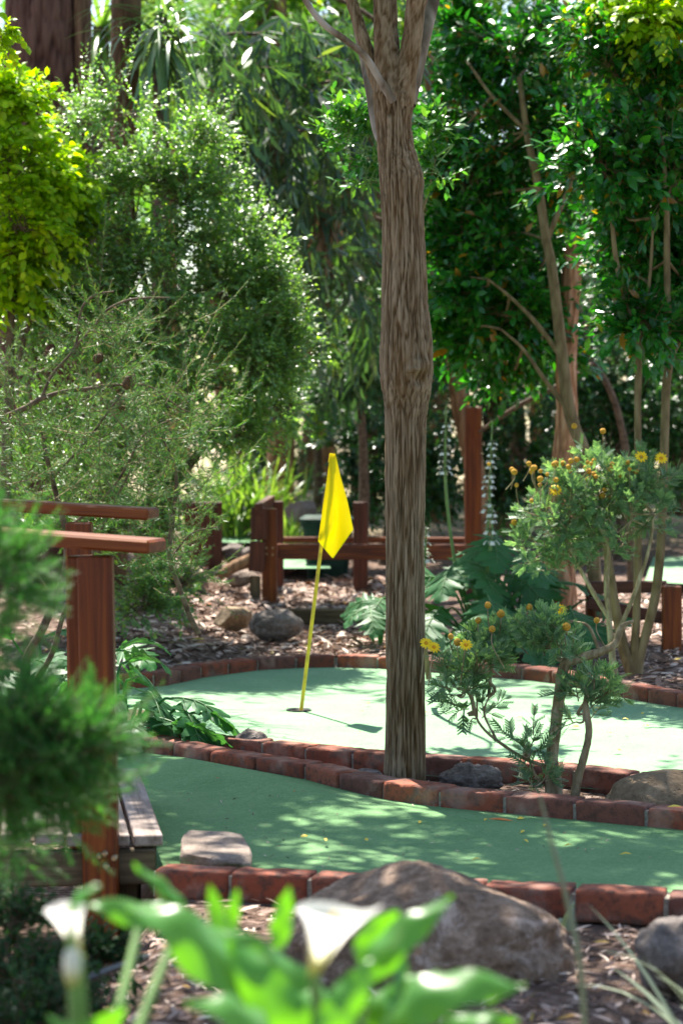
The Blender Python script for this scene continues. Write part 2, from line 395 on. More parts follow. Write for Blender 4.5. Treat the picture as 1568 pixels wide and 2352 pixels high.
# ---- leaves
def tpl_ovate(w=.26, fold=.05, droop=.10):
    V = np.array([(0,0,0),(.28,w*.82,fold),(.62,w*.86,fold*.6-droop*.3),(1,0,-droop),(.62,-w*.86,fold*.6-droop*.3),(.28,-w*.82,fold),(.28,0,0),(.62,0,-droop*.35)])
    F4 = np.array([(1,2,7,6),(6,7,4,5)]); F3 = np.array([(0,1,6),(0,6,5),(2,3,7),(7,3,4)])
    return V, F4, F3
def tpl_small(w=.3, fold=.06, droop=.12):
    V = np.array([(0,0,0),(.45,w,fold),(1,0,-droop),(.45,-w,fold),(.48,0,-.02)])
    return V, None, np.array([(0,1,4),(1,2,4),(4,2,3),(0,4,3)])
def tpl_lance(w=.088, curve=.3):
    V=[]; ts=[0,.2,.45,.72,1]; ws=[.15,.8,1,.7,.02]
    for t, k in zip(ts, ws):
        V += [(t, w*k + curve*t*t*.5, 0), (t, -w*k + curve*t*t*.5, .0)]
    return np.array(V), np.array([(2*i,2*i+1,2*i+3,2*i+2) for i in range(4)]), None
def tpl_needle(w=.035):
    V = np.array([(0,w,0),(0,-w,0),(.6,-w,0.03),(.6,w,0.03),(1,0,0.0)])
    return V, np.array([(0,1,2,3)]), np.array([(3,2,4)])
def tpl_pinnate(n=5, w=.03):
    V=[]; Q=[]
    def strip(p, q, ww):
        d = np.array(q)-np.array(p); d = d/np.linalg.norm(d); s = np.array([-d[1],d[0],0])*ww
        k=len(V); V.extend([np.array(p)-s,np.array(p)+s,np.array(q)+s*.55,np.array(q)-s*.55]); Q.append((k,k+3,k+2,k+1))
    strip((0,0,0),(1,0,-.06),w*.8)
    for i in range(n):
        t = .28+.62*i/(n-1)
        for s in (-1,1):
            l = .34*(1-.45*abs(t-.5))
            strip((t,0,-.04*t),(t+l*.75,s*l*.72,.05),w)
    return np.array(V), np.array(Q), None

def place(g, tpl, P, D, N, S, W=None, mat=0):
    V, F4, F3 = tpl; n = len(P); K = len(V)
    D = unit(D); Y = unit(np.cross(N, D)); Z = np.cross(D, Y)
    S = np.asarray(S, float).reshape(-1,1,1)
    W = 1.0 if W is None else np.asarray(W, float).reshape(-1,1,1)
    X = P[:,None,:] + S*(V[None,:,0:1]*D[:,None,:] + W*V[None,:,1:2]*Y[:,None,:] + V[None,:,2:3]*Z[:,None,:])
    off = (np.arange(n)*K)[:,None,None]; n0 = g.n
    g.V.append(X.reshape(-1,3)); g.A.append(np.zeros(n*K)); g.n += n*K
    for Fx in (F4, F3):
        if Fx is None: continue
        f = (Fx[None]+off).reshape(-1, Fx.shape[1])
        g.L.append((f+n0).ravel()); g.T.append(np.full(len(f), Fx.shape[1])); g.M.append(np.full(len(f), mat))

def sphere_dirs(rng, n):
    return unit(rng.normal(size=(n,3)))

def sprays(gl, gw, O, D, L, n, tpl, ls, rng, ang=.9, droop=.15, leafdroop=.15, up=.8, rt=.0022, lj=.3, t0=.12, mat=0, flat=False, wmat=0, lean=.42):
    """twigs from O along D, each with n leaves set spirally (or in two flat ranks)"""
    m = len(O); D = unit(D)
    ref = np.where(np.abs(D[:,2:3])>.9, np.array([[1.,0,0]]), np.array([[0,0,1.]]))
    U = unit(np.cross(D, ref)); W = np.cross(U, D)          # U horizontal, W up-ish
    L = np.broadcast_to(np.asarray(L, float), (m,))
    t = (t0+(1-t0)*(np.arange(n)+rng.uniform(-.3,.3,(m,n)))/max(1,n-1)).clip(0.02,1.02)
    z = np.array([0,0,1.])
    pos = O[:,None,:]+D[:,None,:]*(L[:,None]*t)[...,None]-z*(droop*L[:,None]*t*t)[...,None]
    tang = unit(D[:,None,:]-z*(2*droop*t)[...,None])
    if flat: ph = (np.arange(n)%2)*PI+rng.normal(0,.35,(m,n))
    else: ph = np.arange(n)*2.4+rng.uniform(0,2*PI,(m,1))+rng.normal(0,.3,(m,n))
    a = ang*(1-.45*t)+rng.normal(0,.15,(m,n))
    ld = tang*np.cos(a)[...,None]+(np.cos(ph)[...,None]*U[:,None,:]+np.sin(ph)[...,None]*W[:,None,:])*np.sin(a)[...,None]
    ld = unit(ld-z*leafdroop+rng.normal(0,.12,(m,n,3)))
    nn = unit((z-np.array([0,lean,0]))*up+rng.normal(0,.38,(m,n,3))+.2*tang)
    S = ls*(1+rng.uniform(-lj,lj,(m,n)))*rng.uniform(.75,1.2,(m,1))*(1-.25*np.maximum(0,t-.8)/.2)
    place(gl, tpl, pos.reshape(-1,3), ld.reshape(-1,3), nn.reshape(-1,3), S.ravel(), None, mat)
    if gw is not None and rt:
        ts = np.array([0,.35,.7,1.0]); k = 3
        Pc = O[:,None,:]+D[:,None,:]*(L[:,None]*ts)[...,None]-z*(droop*L[:,None]*ts*ts)[...,None]
        th = np.arange(k)*2*PI/k; r = rt*(1-.6*ts)
        ring = np.cos(th)[None,None,:,None]*U[:,None,None,:]+np.sin(th)[None,None,:,None]*W[:,None,None,:]
        V = (Pc[:,:,None,:]+ring*r[None,:,None,None]).reshape(-1,3)
        base = np.arange(m)[:,None,None]*(4*k)+np.arange(3)[None,:,None]*k
        j = np.arange(k)[None,None,:]; j2 = (j+1)%k
        f = np.stack([base+j, base+j2, base+k+j2, base+k+j], -1).reshape(-1,4)
        gw.add(V, f, wmat)

def ell(u, v, d, ru, rv, rd=None):
    k = d/F; c = at(u, v, d); return (c, np.array([ru*k, (rd if rd else .5*min(ru, rv)*k), rv*k]))

def crown(gl, gw, ells, tpl, ls, rng, nb=14, ns=8, n=12, L=.25, dens=None, inner=.25, rb=.006, out=.7, root=None, mat=0, upd=.25, **kw):
    """each ellipsoid: nb boughs from its heart to its skin, ns leafy twigs on each"""
    for i, (c, r) in enumerate(ells):
        k = 1 if dens is None else dens[i]
        m = max(3, int(nb*k))
        dirs = sphere_dirs(rng, m)
        ends = c+dirs*r*rng.uniform(.5,1.3,(m,1))
        hub = c+rng.normal(0,.12,(m,3))*r-np.array([0,0,.35])*r
        O=[]; D=[]
        for a, e in zip(hub, ends):
            mid = (a+e)/2+rng.normal(0,.1,3)*r+np.array([0,0,.10])*r
            if gw is not None: tube(gw, [a, mid, e], [rb, rb*.7, rb*.3], 4, 3, 0, None, False)
            tt = rng.uniform(inner, 1, (ns,1))
            p = (1-tt)**2*a+2*tt*(1-tt)*mid+tt**2*e
            d = unit(e-a)*out+rng.normal(0,.6,(ns,3))+np.array([0,0,upd])
            O.append(p); D.append(d)
        O = np.concatenate(O); D = np.concatenate(D)
        Ls = L*rng.uniform(.6,1.3,len(O))
        sprays(gl, gw, O, D, Ls, n, tpl, ls, rng, mat=mat, **kw)
    if root is not None and gw is not None:
        for (c, r) in ells:
            j = min(range(len(root)), key=lambda q: np.linalg.norm(root[q]-c))
            a = np.array(root[j]); mid = (a+c)/2+rng.normal(0,.05,3)
            tube(gw, [a, mid, c], [rb*1.8, rb*1.4, rb], 5, 4, 0, None, False)

def blade(g, base, d0, length, width, droop, mat=0, seg=7, fold=.25, twist=0, taper=1.0):
    """a strap or sword leaf that bends over"""
    d = unit(np.array(d0, float)); p = np.array(base, float); P=[p.copy()]; T=[]
    for i in range(seg):
        T.append(d.copy()); p = p+d*length/seg; P.append(p.copy())
        d = unit(d+np.array([0,0,-droop/seg])*(.4+1.2*i/seg))
    T.append(d)
    V=[]; s0 = unit(np.cross(T[0], [0,0,1.])+1e-6)
    for i,(q,t) in enumerate(zip(P,T)):
        s = unit(np.cross(t,[0,0,1.])*.6+s0*.4); nrm = np.cross(s,t)
        tt = i/seg; w = width/2*(min(1,.55+tt*2.2))*(1-tt**2.2*taper)+.0006
        if twist: s = s*math.cos(twist*tt)+nrm*math.sin(twist*tt)
        V += [q-s*w+nrm*fold*w, q, q+s*w+nrm*fold*w]
    f=[]
    for i in range(seg):
        k=3*i; f += [(k,k+1,k+4,k+3),(k+1,k+2,k+5,k+4)]
    g.add(V, f, mat)

def leaf_sheet(g, mid, width_fn, side0, nt=28, na=3, cup=.2, wave=.0, wf=3, mat=0, lobes=0, rng=None, forward=.0):
    """a broad leaf blade along the curve mid (k,3)"""
    M_ = catmull(np.asarray(mid, float), 12); s = np.linspace(0,1,len(M_)); tt = np.linspace(0,1,nt)
    P = np.stack([np.interp(tt, s, M_[:,i]) for i in range(3)], -1)
    T = unit(np.gradient(P, axis=0)); S0 = np.array(side0, float)
    S = unit(S0-T*(T@S0)[:,None]); N = np.cross(T, S)
    a = np.linspace(-1,1,2*na+1); W = np.array([width_fn(x) for x in tt])
    Lg = np.linalg.norm(P[-1]-P[0])
    V = np.zeros((nt,len(a),3)); ph = 0 if rng is None else rng.uniform(0,6)
    for j, y in enumerate(a):
        w = W*y
        n = cup*np.abs(W)*(abs(y)**1.6)+wave*Lg*abs(y)*np.sin(tt*wf*2*PI+ph+(2 if y>0 else 0))
        V[:,j] = P+S*w[:,None]+N*n[:,None]+T*(forward*abs(y)*np.abs(W))[:,None]
    idx = np.arange(nt*len(a)).reshape(nt,len(a))
    f = np.stack([idx[:-1,:-1],idx[:-1,1:],idx[1:,1:],idx[1:,:-1]],-1).reshape(-1,4)
    g.add(V.reshape(-1,3), f, mat)

def acanthus_width(W, rng, nl=6):
    ph = rng.uniform(-.1,.1)
    def fn(t):
        env = math.sin(PI*min(1,max(0,.06+.94*t)**.72))**.8
        x = (t*nl+ph)%1.0
        lob = (x/.72)**.8 if x < .72 else max(0,(1-x)/.28)
        teeth = .93+.07*math.sin(t*nl*6*PI)
        dep = .74*(1-.45*t)
        return max(.004, W*env*(1-dep+dep*lob)*teeth) if t < .995 else .003
    return fn
def acanthus_leaf(g, gs, base, dirn, length, width, rng, lift=.9, droop=1.5, stalk=.35, roll=0):
    d = unit(np.array([dirn[0], dirn[1], lift])); p = np.array(base, float); hz = unit(np.array([dirn[0],dirn[1],0.0]))
    P=[p.copy()]; st=[p.copy()]
    nst = 4
    for i in range(nst):
        p = p+d*stalk/nst; st.append(p.copy()); d = unit(d+np.array([0,0,-.06*droop]))
    P=[p.copy()]
    for i in range(6):
        p = p+d*length/6; P.append(p.copy()); d = unit(d+np.array([0,0,-droop/6])+rng.normal(0,.04,3))
    tube(gs, st, [.010,.009,.008,.007,.006], 6, 3)
    side = np.cross(hz,[0,0,1.]); side = side*math.cos(roll)+np.array([0,0,1.])*math.sin(roll)
    leaf_sheet(g, P, acanthus_width(width/2, rng), side, 64, 3, rng.uniform(.05,.22), .025, 3, 0, rng=rng, forward=.45)
    tube(gs, [q+np.array([0,0,.0]) for q in P[:-1]], list(np.linspace(.005,.0015,len(P)-1)), 4, 3)

def rock(name, label, c, r, mat, seed, sub=5, rough=.16, freq=1.6, flat=None, facets=0, parent=None, group=None, rotz=0, extra=None):
    import bmesh
    bm = bmesh.new(); bmesh.ops.create_icosphere(bm, subdivisions=sub, radius=1)
    rs = np.random.default_rng(seed); planes = [(unit(rs.normal(size=3)), rs.uniform(.55,.85)) for _ in range(facets)]
    o3 = Vector((seed*7.13, seed*3.7, seed*1.9))
    for v in bm.verts:
        p = v.co.copy(); q = np.array(p)
        for n, dd in planes:
            k = q@n
            if k > dd: q = q-n*(k-dd)*.92
        p = Vector(q); d = noise.fractal(p*freq+o3, 1.0, 2.0, 5)*rough+noise.noise(p*freq*7+o3)*rough*.2+noise.noise(p*freq*17+o3)*rough*.14+min(0,noise.noise(p*freq*26+o3))*rough*.16
        p = p*(1+d)
        if flat is not None and p.z > flat: p.z = flat+(p.z-flat)*.15
        if extra: p = extra(p)
        v.co = Vector((p.x*r[0], p.y*r[1], p.z*r[2]))
    bmesh.ops.rotate(bm, verts=bm.verts, matrix=Matrix.Rotation(rotz,3,'Z'))
    me = bpy.data.meshes.new(name); bm.to_mesh(me); bm.free()
    for pl in me.polygons: pl.use_smooth = True
    me.materials.append(mat)
    o = bpy.data.objects.new(name, me); COL.objects.link(o); o.location = Vector([float(x) for x in c])
    return tag(o, label, 'rock', group)

# ================================================================== camera, light, sky
cam = bpy.data.cameras.new('camera'); co = bpy.data.objects.new('camera', cam); COL.objects.link(co)
co.location = (0,0,H); co.rotation_euler = (PI/2,0,0)
cam.sensor_fit = 'HORIZONTAL'; cam.sensor_width = 24; cam.lens = 24*F/1568
cam.shift_y = -(2351/2-VH)/1568                     # view camera style fall, keeps the trunks upright
cam.clip_start = .1; cam.clip_end = 900
cam.dof.use_dof = True; cam.dof.focus_distance = 10.2; cam.dof.aperture_fstop = 3.1; cam.dof.aperture_blades = 9
C.camera = co
SUN = unit(np.array([-.13,.50,.86]))
sl = bpy.data.lights.new('sun','SUN'); so = bpy.data.objects.new('sun', sl); COL.objects.link(so)
so.rotation_euler = Vector(SUN).to_track_quat('Z','Y').to_euler()
sl.energy = 5.0; sl.angle = math.radians(.5); sl.color = (1.0,.955,.88)
w = bpy.data.worlds.new('World'); C.world = w; w.use_nodes = True
nt = w.node_tree; bg = nt.nodes['Background']; sky = nt.nodes.new('ShaderNodeTexSky'); sky.sky_type = 'NISHITA'
sky.sun_disc = False; sky.sun_elevation = math.asin(SUN[2]); sky.sun_rotation = math.atan2(SUN[0], SUN[1])
nt.links.new(sky.outputs[0], bg.inputs[0]); bg.inputs[1].default_value = .09
C.view_settings.view_transform = 'Standard'; C.view_settings.look = 'None'; C.view_settings.exposure = 1.82; C.view_settings.gamma = 1
C.view_settings.use_white_balance = True; C.view_settings.white_balance_temperature = 6750; C.view_settings.white_balance_tint = 10
C.render.engine = 'CYCLES'
C.cycles.max_bounces = 8; C.cycles.diffuse_bounces = 4; C.cycles.transmission_bounces = 5; C.cycles.transparent_max_bounces = 4
C.cycles.sample_clamp_indirect = 6

# ================================================================== ground
def smooth(a,b,x):
    t = min(1,max(0,(x-a)/(b-a))); return t*t*(3-2*t)
def hgt(x, y):
    z = -.018
    z += .075*smooth(14.62,14.8,y)*(1-.0*x)
    z += .06*smooth(13.0,13.5,y)*smooth(1.45,1.75,x)*(1-smooth(14.62,14.8,y))
    z += .05*smooth(15,19,y)+.25*smooth(19.5,27,y)+.5*smooth(27,34,y)+3.6*smooth(34,75,y)+6*smooth(75,220,y)
    z += .34*math.exp(-((x+1.35)/.55)**2-((y-18.2)/1.1)**2)
    z += .10*math.exp(-((x+1.7)/.6)**2-((y-14.9)/1.0)**2)
    z += .05*math.exp(-((x+1.25)/.35)**2-((y-11.8)/.7)**2)
    z -= .45*smooth(-.45,-.95,x)*(1-smooth(10.2,11.2,y))*(1)
    z += noise.noise(Vector((x*1.7,y*1.7,.3)))*.018*(1+smooth(15,17,y))
    if y > 24: z += noise.noise(Vector((x*.25,y*.25,5)))*.25*smooth(24,34,y)
    return z
ys = np.concatenate([np.linspace(-6,5,12), np.arange(5.2,22,.11), np.linspace(22.2,40,50), np.linspace(42,260,50)])
xs = np.concatenate([np.linspace(-130,-7,26), np.arange(-6.5,-2.3,.4), np.arange(-2.2,2.9,.09), np.arange(3,7,.4), np.linspace(7.5,130,26)])
g = Geo(); nx, ny = len(xs), len(ys)
V = np.array([(x,y,hgt(x,y)) for y in ys for x in xs])
idx = np.arange(nx*ny).reshape(ny,nx)
g.add(V, np.stack([idx[:-1,:-1],idx[:-1,1:],idx[1:,1:],idx[1:,:-1]],-1).reshape(-1,4))
tag(build('ground', g, MAT['ground']), kind='structure')

# ---- putting green outline, from its far kerb and its near kerb
def gline(pts): return [gp(u,v)[:2] for u,v in pts]
backline = gline([(385,1573),(438,1560),(520,1549),(605,1540),(698,1536),(784,1534.5),(891,1538),(1020,1547),(1154,1558),(1244,1566),(1434,1603),(1568,1626)])
frontline = gline([(595,1740),(690,1752),(780,1763),(880,1771),(980,1780),(1155,1791),(1300,1805),(1400,1815),(1568,1835)])
leftturn = [(-1.35,13.2),(-1.52,12.7),(-1.5,12.1),(-1.25,11.5),(-.85,11.0)]
b = [np.array(p) for p in backline]; f_ = [np.array(p) for p in frontline]; lt = [np.array(p) for p in leftturn]
rt_ = [np.array((2.25,11.9)),np.array((2.6,11.0)),np.array((2.45,10.0)),np.array((1.9,9.45))]
loop = b + rt_ + f_[::-1][1:] + lt[::-1]
loop3 = np.array([(p[0],p[1],0) for p in loop+[loop[0]]])
loopc = catmull(loop3, 10)[:-1]                   # the green's edge: front foot of the back kerb, rear foot of the near kerb is this + brick
HOLE = gp(686,1632)
def turf_z(x,y): return .012*noise.noise(Vector((x*.8,y*.8,2)))
g = Geo(); rings = 26; n = len(loopc)
hr = .062
ang = np.arctan2(loopc[:,1]-HOLE[1], loopc[:,0]-HOLE[0])
inner = np.stack([HOLE[0]+hr*np.cos(ang), HOLE[1]+hr*np.sin(ang), np.zeros(n)], -1)
V=[]
for k in range(rings+1):
    t = (k/rings)**1.4
    P = inner*(1-t)+loopc*t
    for q in P: V.append((q[0],q[1],turf_z(q[0],q[1])*min(1,t*3)))
idx = np.arange((rings+1)*n).reshape(rings+1,n)
g.add(np.array(V), np.stack([idx[:-1],np.roll(idx[:-1],-1,1),np.roll(idx[1:],-1,1),idx[1:]],-1).reshape(-1,4)[:, ::-1])
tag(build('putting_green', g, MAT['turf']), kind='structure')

# ---- near lane
def lane0(x): return 7.62+(7.21-7.66)/1.58*(x+.56)       # front foot of the nearest kerb
mid_pts = gline([(230,1712),(285,1722),(400,1746),(535,1773),(668,1790),(804,1824),(949,1849),(1097,1865),(1249,1879),(1402,1895),(1557,1908),(1700,1922),(1900,1938),(2150,1960)])
mid_x = np.array([p[0] for p in mid_pts]); mid_y = np.array([p[1] for p in mid_pts])
def lane1(x): return float(np.interp(x, mid_x, mid_y))
def lane_z(x,y):
    r = .05*math.exp(-((y-10.05+ (x+.55)*1.25)/.32)**2)*(1-smooth(-.35,.25,x))*smooth(-1.0,-.6,x)
    return r + .02*noise.noise(Vector((x*.9,y*.9,7)))*smooth(0,.5,y-lane0(x)-.1)*smooth(0,.3,lane1(x)-y)
g = Geo(); nx, m = 140, 90; V=[]
for i in range(nx):
    for k in range(m):
        q = k/(m-1); xl = float(np.interp(q, [0,.05,.55,.72,1], [-.60,-.60,-.80,-1.12,-1.12])); x = xl+(2.3-xl)*i/(nx-1)
        y0, y1 = lane0(x)+.06, lane1(x)+.05; y = y0+(y1-y0)*q; V.append((x,y,.004+lane_z(x,y)))
idx = np.arange(nx*m).reshape(nx,m)
g.add(np.array(V), np.stack([idx[:-1,:-1],idx[1:,:-1],idx[1:,1:],idx[:-1,1:]],-1).reshape(-1,4))
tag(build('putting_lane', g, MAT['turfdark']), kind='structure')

# ---- brick kerbs
def kerb(name, label, line, off, seed, L=.27, h=.074, wd=.125, z=0.0, gap=.014, closed=False, zf=None, group=None):
    """bricks laid end to end along line (front foot); off = +1 the bricks lie on the left of the walking direction"""
    rng = np.random.default_rng(seed)
    P = catmull(np.array([(p[0],p[1],0) for p in line]), 16)[:,:2]
    s = np.concatenate([[0], np.cumsum(np.linalg.norm(np.diff(P,axis=0),axis=1))])
    g = Geo(); gm = Geo(); pos = 0; mp=[]
    def pt(q): return np.array([np.interp(q,s,P[:,0]), np.interp(q,s,P[:,1])])
    while pos < s[-1]-.05:
        l = min(L*rng.uniform(.95,1.05), s[-1]-pos); a, c = pt(pos), pt(pos+l); d = unit(c-a); nrm = np.array([-d[1],d[0]])*off
        ce = (a+c)/2+nrm*wd/2; zz = z if zf is None else zf(ce[0],ce[1])
        M = Matrix.Translation((ce[0],ce[1],zz+h/2-.012+rng.normal(0,.0015))) @ Matrix.Rotation(math.atan2(d[1],d[0])+rng.normal(0,.008),4,'Z') @ Matrix.Rotation(rng.normal(0,.006),4,'Y') @ Matrix.Rotation(rng.normal(0,.008),4,'X')
        brick_geo(g, (np.linalg.norm(c-a)-gap, wd*rng.uniform(.96,1.03), h+.024), M, rng)
        mp.append((a,c,nrm,zz)); pos += l
    V=[]; f=[]
    for a,c,nrm,zz in mp:
        i = len(V)
        for q in (a,c):
            for o_, hh in ((.012,-.02),(.012,h-.014),(wd-.012,h-.014),(wd-.012,-.02)):
                r = q+nrm*o_; V.append((r[0],r[1],zz+hh))
        f += [(i+k,i+(k+1)%4,i+4+(k+1)%4,i+4+k) for k in range(4)]+[(i,i+1,i+2,i+3),(i+4,i+5,i+6,i+7)]
    gm.add(np.array(V), f)
    c0 = pt(s[-1]/2); o = thing(name, label, 'kerb', (c0[0],c0[1],z), group)
    build('bricks', g, MAT['brick'], o, smooth=True)
    build('mortar', gm, MAT['mortar'], o, smooth=False)
    return o
def brick_geo(g, size, M, rng):
    """a worn brick: rounded box grid with chipped faces"""
    nx_, ny_, nz_ = 14, 8, 6; x,y,z = [q/2 for q in size]; r = .007
    pts = {}; V=[]; f=[]
    o3 = Vector(rng.uniform(0,90,3))
    def vert(i,j,k):
        key=(i,j,k)
        if key not in pts:
            p = np.array([(2*i/nx_-1)*x,(2*j/ny_-1)*y,(2*k/nz_-1)*z])
            lim = np.array([x-r,y-r,z-r]); q = np.clip(p,-lim,lim); d = p-q; l = np.linalg.norm(d)
            if l > 1e-9 and np.count_nonzero(np.abs(d)>1e-9) > 1: p = q+d/l*r
            nn = noise.noise(Vector(p)*28+o3)*.0025+noise.noise(Vector(p)*9+o3)*.0022+min(0,noise.noise(Vector(p)*16+o3)+.25)*.012
            p = p*(1+np.array([nn/x,nn/y,nn/z])*.9); pts[key]=len(V); V.append(p)
        return pts[key]
    for i in range(nx_):
        for j in range(ny_):
            for k in (0,nz_):
                q=[vert(i,j,k),vert(i+1,j,k),vert(i+1,j+1,k),vert(i,j+1,k)]; f.append(q if k else q[::-1])
        for k in range(nz_):
            for j in (0,ny_):
                q=[vert(i,j,k),vert(i+1,j,k),vert(i+1,j,k+1),vert(i,j,k+1)]; f.append(q[::-1] if j else q)
    for j in range(ny_):
        for k in range(nz_):
            for i in (0,nx_):
                q=[vert(i,j,k),vert(i,j+1,k),vert(i,j+1,k+1),vert(i,j,k+1)]; f.append(q if i else q[::-1])
    V = np.array(V) @ np.array(M.to_3x3()).T + np.array(M.translation)
    g.add(V, f)

kerb('brick_kerb', 'red brick kerb nearest the lens, running behind the big boulder', [(-.60,7.66),(-.2,7.54),(.4,7.37),(1.1,7.19),(1.9,6.98),(2.4,6.84)], 1, 3)
kerb('brick_kerb', 'long red brick kerb between the near lane and the tree trunk', mid_pts, 1, 5, L=.285)
kerb('brick_kerb', 'sunlit brick kerb along the near edge of the flag green', [(-.95,11.15),(-.72,10.88)]+frontline+[(2.0,9.25)], 1, 8, L=.26)
kerb('brick_kerb', 'curved brick kerb around the far edge of the flag green', [(-1.28,11.5),(-1.5,12.0),(-1.56,12.6),(-1.42,13.15)]+backline+[(2.2,11.8)], 1, 11, L=.25)
kerb('brick_kerb', 'low brick kerb of the far green seen between rails and bin', [at(600,1325,21.2)[:2],at(640,1325,20.9)[:2],at(690,1325,21.6)[:2],at(735,1325,22.6)[:2]], 1, 14, h=.15, z=.08)
kerb('brick_kerb', 'far brick kerb behind the dark fence posts on the left', [at(500,1200,26.5)[:2],at(585,1200,26.3)[:2]], 1, 15, h=.10, z=.30)
kerb('brick_kerb', 'brick kerb of the distant green at the right edge', [at(1490,1290,24.6)[:2],at(1570,1290,24.4)[:2],at(1680,1290,24)[:2]], 1, 16, h=.10, z=.13)
def far_green(pts, z, name='distant_green'):
    g = Geo(); V = [(at(u,v,(H-z)*F/(v-VH))) for u,v in pts]; g.add(np.array(V), [list(range(len(V)))]); 
    tag(build(name, g, MAT['turf'], smooth=False), kind='structure')
far_green([(500,1245),(590,1245),(585,1211),(505,1211)], .30)
far_green([(615,1306),(760,1306),(745,1274),(630,1274)], .25)
far_green([(1480,1336),(1660,1345),(1660,1278),(1500,1278)], .20)

# ================================================================== flag stick and cup
base = HOLE.copy(); top = at(763,1046,12.30)
t = thing('flagstick', 'yellow flag hanging limp from its yellow pole in the green', 'golf flag', base)
g = Geo(); tube(g, [base-np.array([0,0,.1]), base*.5+top*.5+np.array([.006,0,0]), top], [.0095]*3, 12, 8); build('pole', g, MAT['pole'], t)
def flag_geo():
    g = Geo(); nu, nv = 26, 60
    Lft = [(757,1050),(750,1105),(743,1150),(736,1200),(730,1243)]
    Rgt = [(771,1046),(782,1095),(795,1140),(804,1180),(811,1216)]
    l = catmull(np.array([(a,b_,0) for a,b_ in Lft]),16)[:,:2]; r = catmull(np.array([(a,b_,0) for a,b_ in Rgt]),16)[:,:2]
    V = np.zeros((nv,nu,3))
    for i in range(nv):
        t_ = i/(nv-1); a = np.array([np.interp(t_*(len(l)-1), range(len(l)), l[:,k]) for k in (0,1)]); c = np.array([np.interp(t_*(len(r)-1), range(len(r)), r[:,k]) for k in (0,1)])
        for j in range(nu):
            s_ = j/(nu-1); p = a*(1-s_)+c*s_
            sag = max(0, 1-abs(s_-.42)/.42 if s_<.42 else 1-abs(s_-.42)/.58)   # the lower hem drops to a point
            p = p+np.array([0, 52*sag*t_**3])
            wv = .020*math.sin(s_*2*PI*1.15+.5+1.2*t_)*t_*(.3+s_) + .016*math.sin(s_*PI)*math.sin(t_*5) + .022*math.exp(-((s_-.42+.42*max(0,(t_-.72)/.28))/.10)**2)*t_
            V[i,j] = at(p[0],p[1],12.29-wv)
    idx = np.arange(nu*nv).reshape(nv,nu)
    g.add(V.reshape(-1,3), np.stack([idx[:-1,:-1],idx[:-1,1:],idx[1:,1:],idx[1:,:-1]],-1).reshape(-1,4)); return g
fo = build('flag', flag_geo(), MAT['flag'], t)
sm = fo.modifiers.new('thick','SOLIDIFY'); sm.thickness = .0015
g = Geo(); tube(g, [at(763.5,1041,12.3), at(761,1062,12.3)], [.015,.017], 10, 4); build('pole_sleeve', g, MAT['flag'], t)
g = Geo(); th = np.linspace(0,2*PI,40,endpoint=False)
rings_ = [(hr+.004,.007),(hr-.006,.007),(hr-.008,-.12),(.001,-.12)]
V = np.array([(base[0]+r*math.cos(a), base[1]+r*math.sin(a), z) for r,z in rings_ for a in th]); idx = np.arange(160).reshape(4,40)
g.add(V, np.stack([idx[:-1],np.roll(idx[:-1],-1,1),np.roll(idx[1:],-1,1),idx[1:]],-1).reshape(-1,4))
tag(build('cup', g, MAT['black'], None, base), 'dark round hole cup sunk in the green at the pole foot', 'golf hole')

# ================================================================== footbridge on the left
t = thing('footbridge', 'small timber footbridge with stained handrails and weathered grey deck boards', 'footbridge', (-.9,8.6,.1))
nd = at(365,1250,7.9); ndl = at(-60,1232,8.15); fd = at(355,1172,9.4); fdl = at(-60,1155,9.75)
def zrail(o, p, z): return p
# near rail: top board, post; far rail the same
def rail(p0, p1, th, wd, lab=None): return beam('handrail', p0, p1, wd, th, MAT['timber'], t, bevel=.008)
rail(at(-300,1206,8.25), at(362,1254,7.90), .045, .15)
rail(at(-300,1140,9.75), at(353,1180,9.45), .045, .14)
pz = at(222,1270,7.95)
beam('post', (at(238,1272,7.93)[0], 7.94, -.45), at(219,1276,7.94), .115, .085, MAT['timber'], t, up=(0,1,0), bevel=.006)
beam('post', (at(196,1272,8.02)[0], 8.02, .0), at(184,1276,8.02), .085, .085, MAT['timber'], t, up=(0,1,0), bevel=.006)
beam('post', (at(192,1200,9.42)[0], 9.42, -.2), at(182,1199,9.42), .10, .09, MAT['timber'], t, up=(0,1,0))
# deck boards run across the bridge
ax0 = at(372,1926,7.98); ax1 = at(318,1768,9.46); dv = ax1-ax0; dv[2] = 0
side = unit(np.array([-dv[1], dv[0], 0]))
for k in range(17):
    o_ = side*(.045+.108*k)
    a = ax0+o_+np.array([0,0,.0]) + np.array([0,-.02*(k%3)/2,0]); c = ax0+dv*1.03+o_
    a[2] = c[2] = .105+.004*k
    beam('deck_board', a, c, .095, .036, MAT['greytimber'], t, bevel=.004)
a = ax0+side*.02; a[2]=.02; c = ax0+side*1.86; c[2]=.02
off = unit(dv)*.05
beam('joist', a+off*.4, c+off*.4, .05, .115, MAT['oldtimber'], t)
a2 = ax0+dv*.97+side*.02; a2[2]=.02; c2=ax0+dv*.97+side*1.86; c2[2]=.02
beam('joist', a2, c2, .05, .115, MAT['oldtimber'], t)
p = ax0+side*.04+unit(dv)*.3
beam('side_beam', (p[0]+.03,p[1]-.2,.02), (p[0]-.13,p[1]+1.1,.02), .05, .12, MAT['oldtimber'], t)
p = ax0+side*.12+off*3
beam('stump_post', (p[0],p[1],-.5), (p[0],p[1],-.045), .11, .11, MAT['oldtimber'], t, up=(0,1,0))
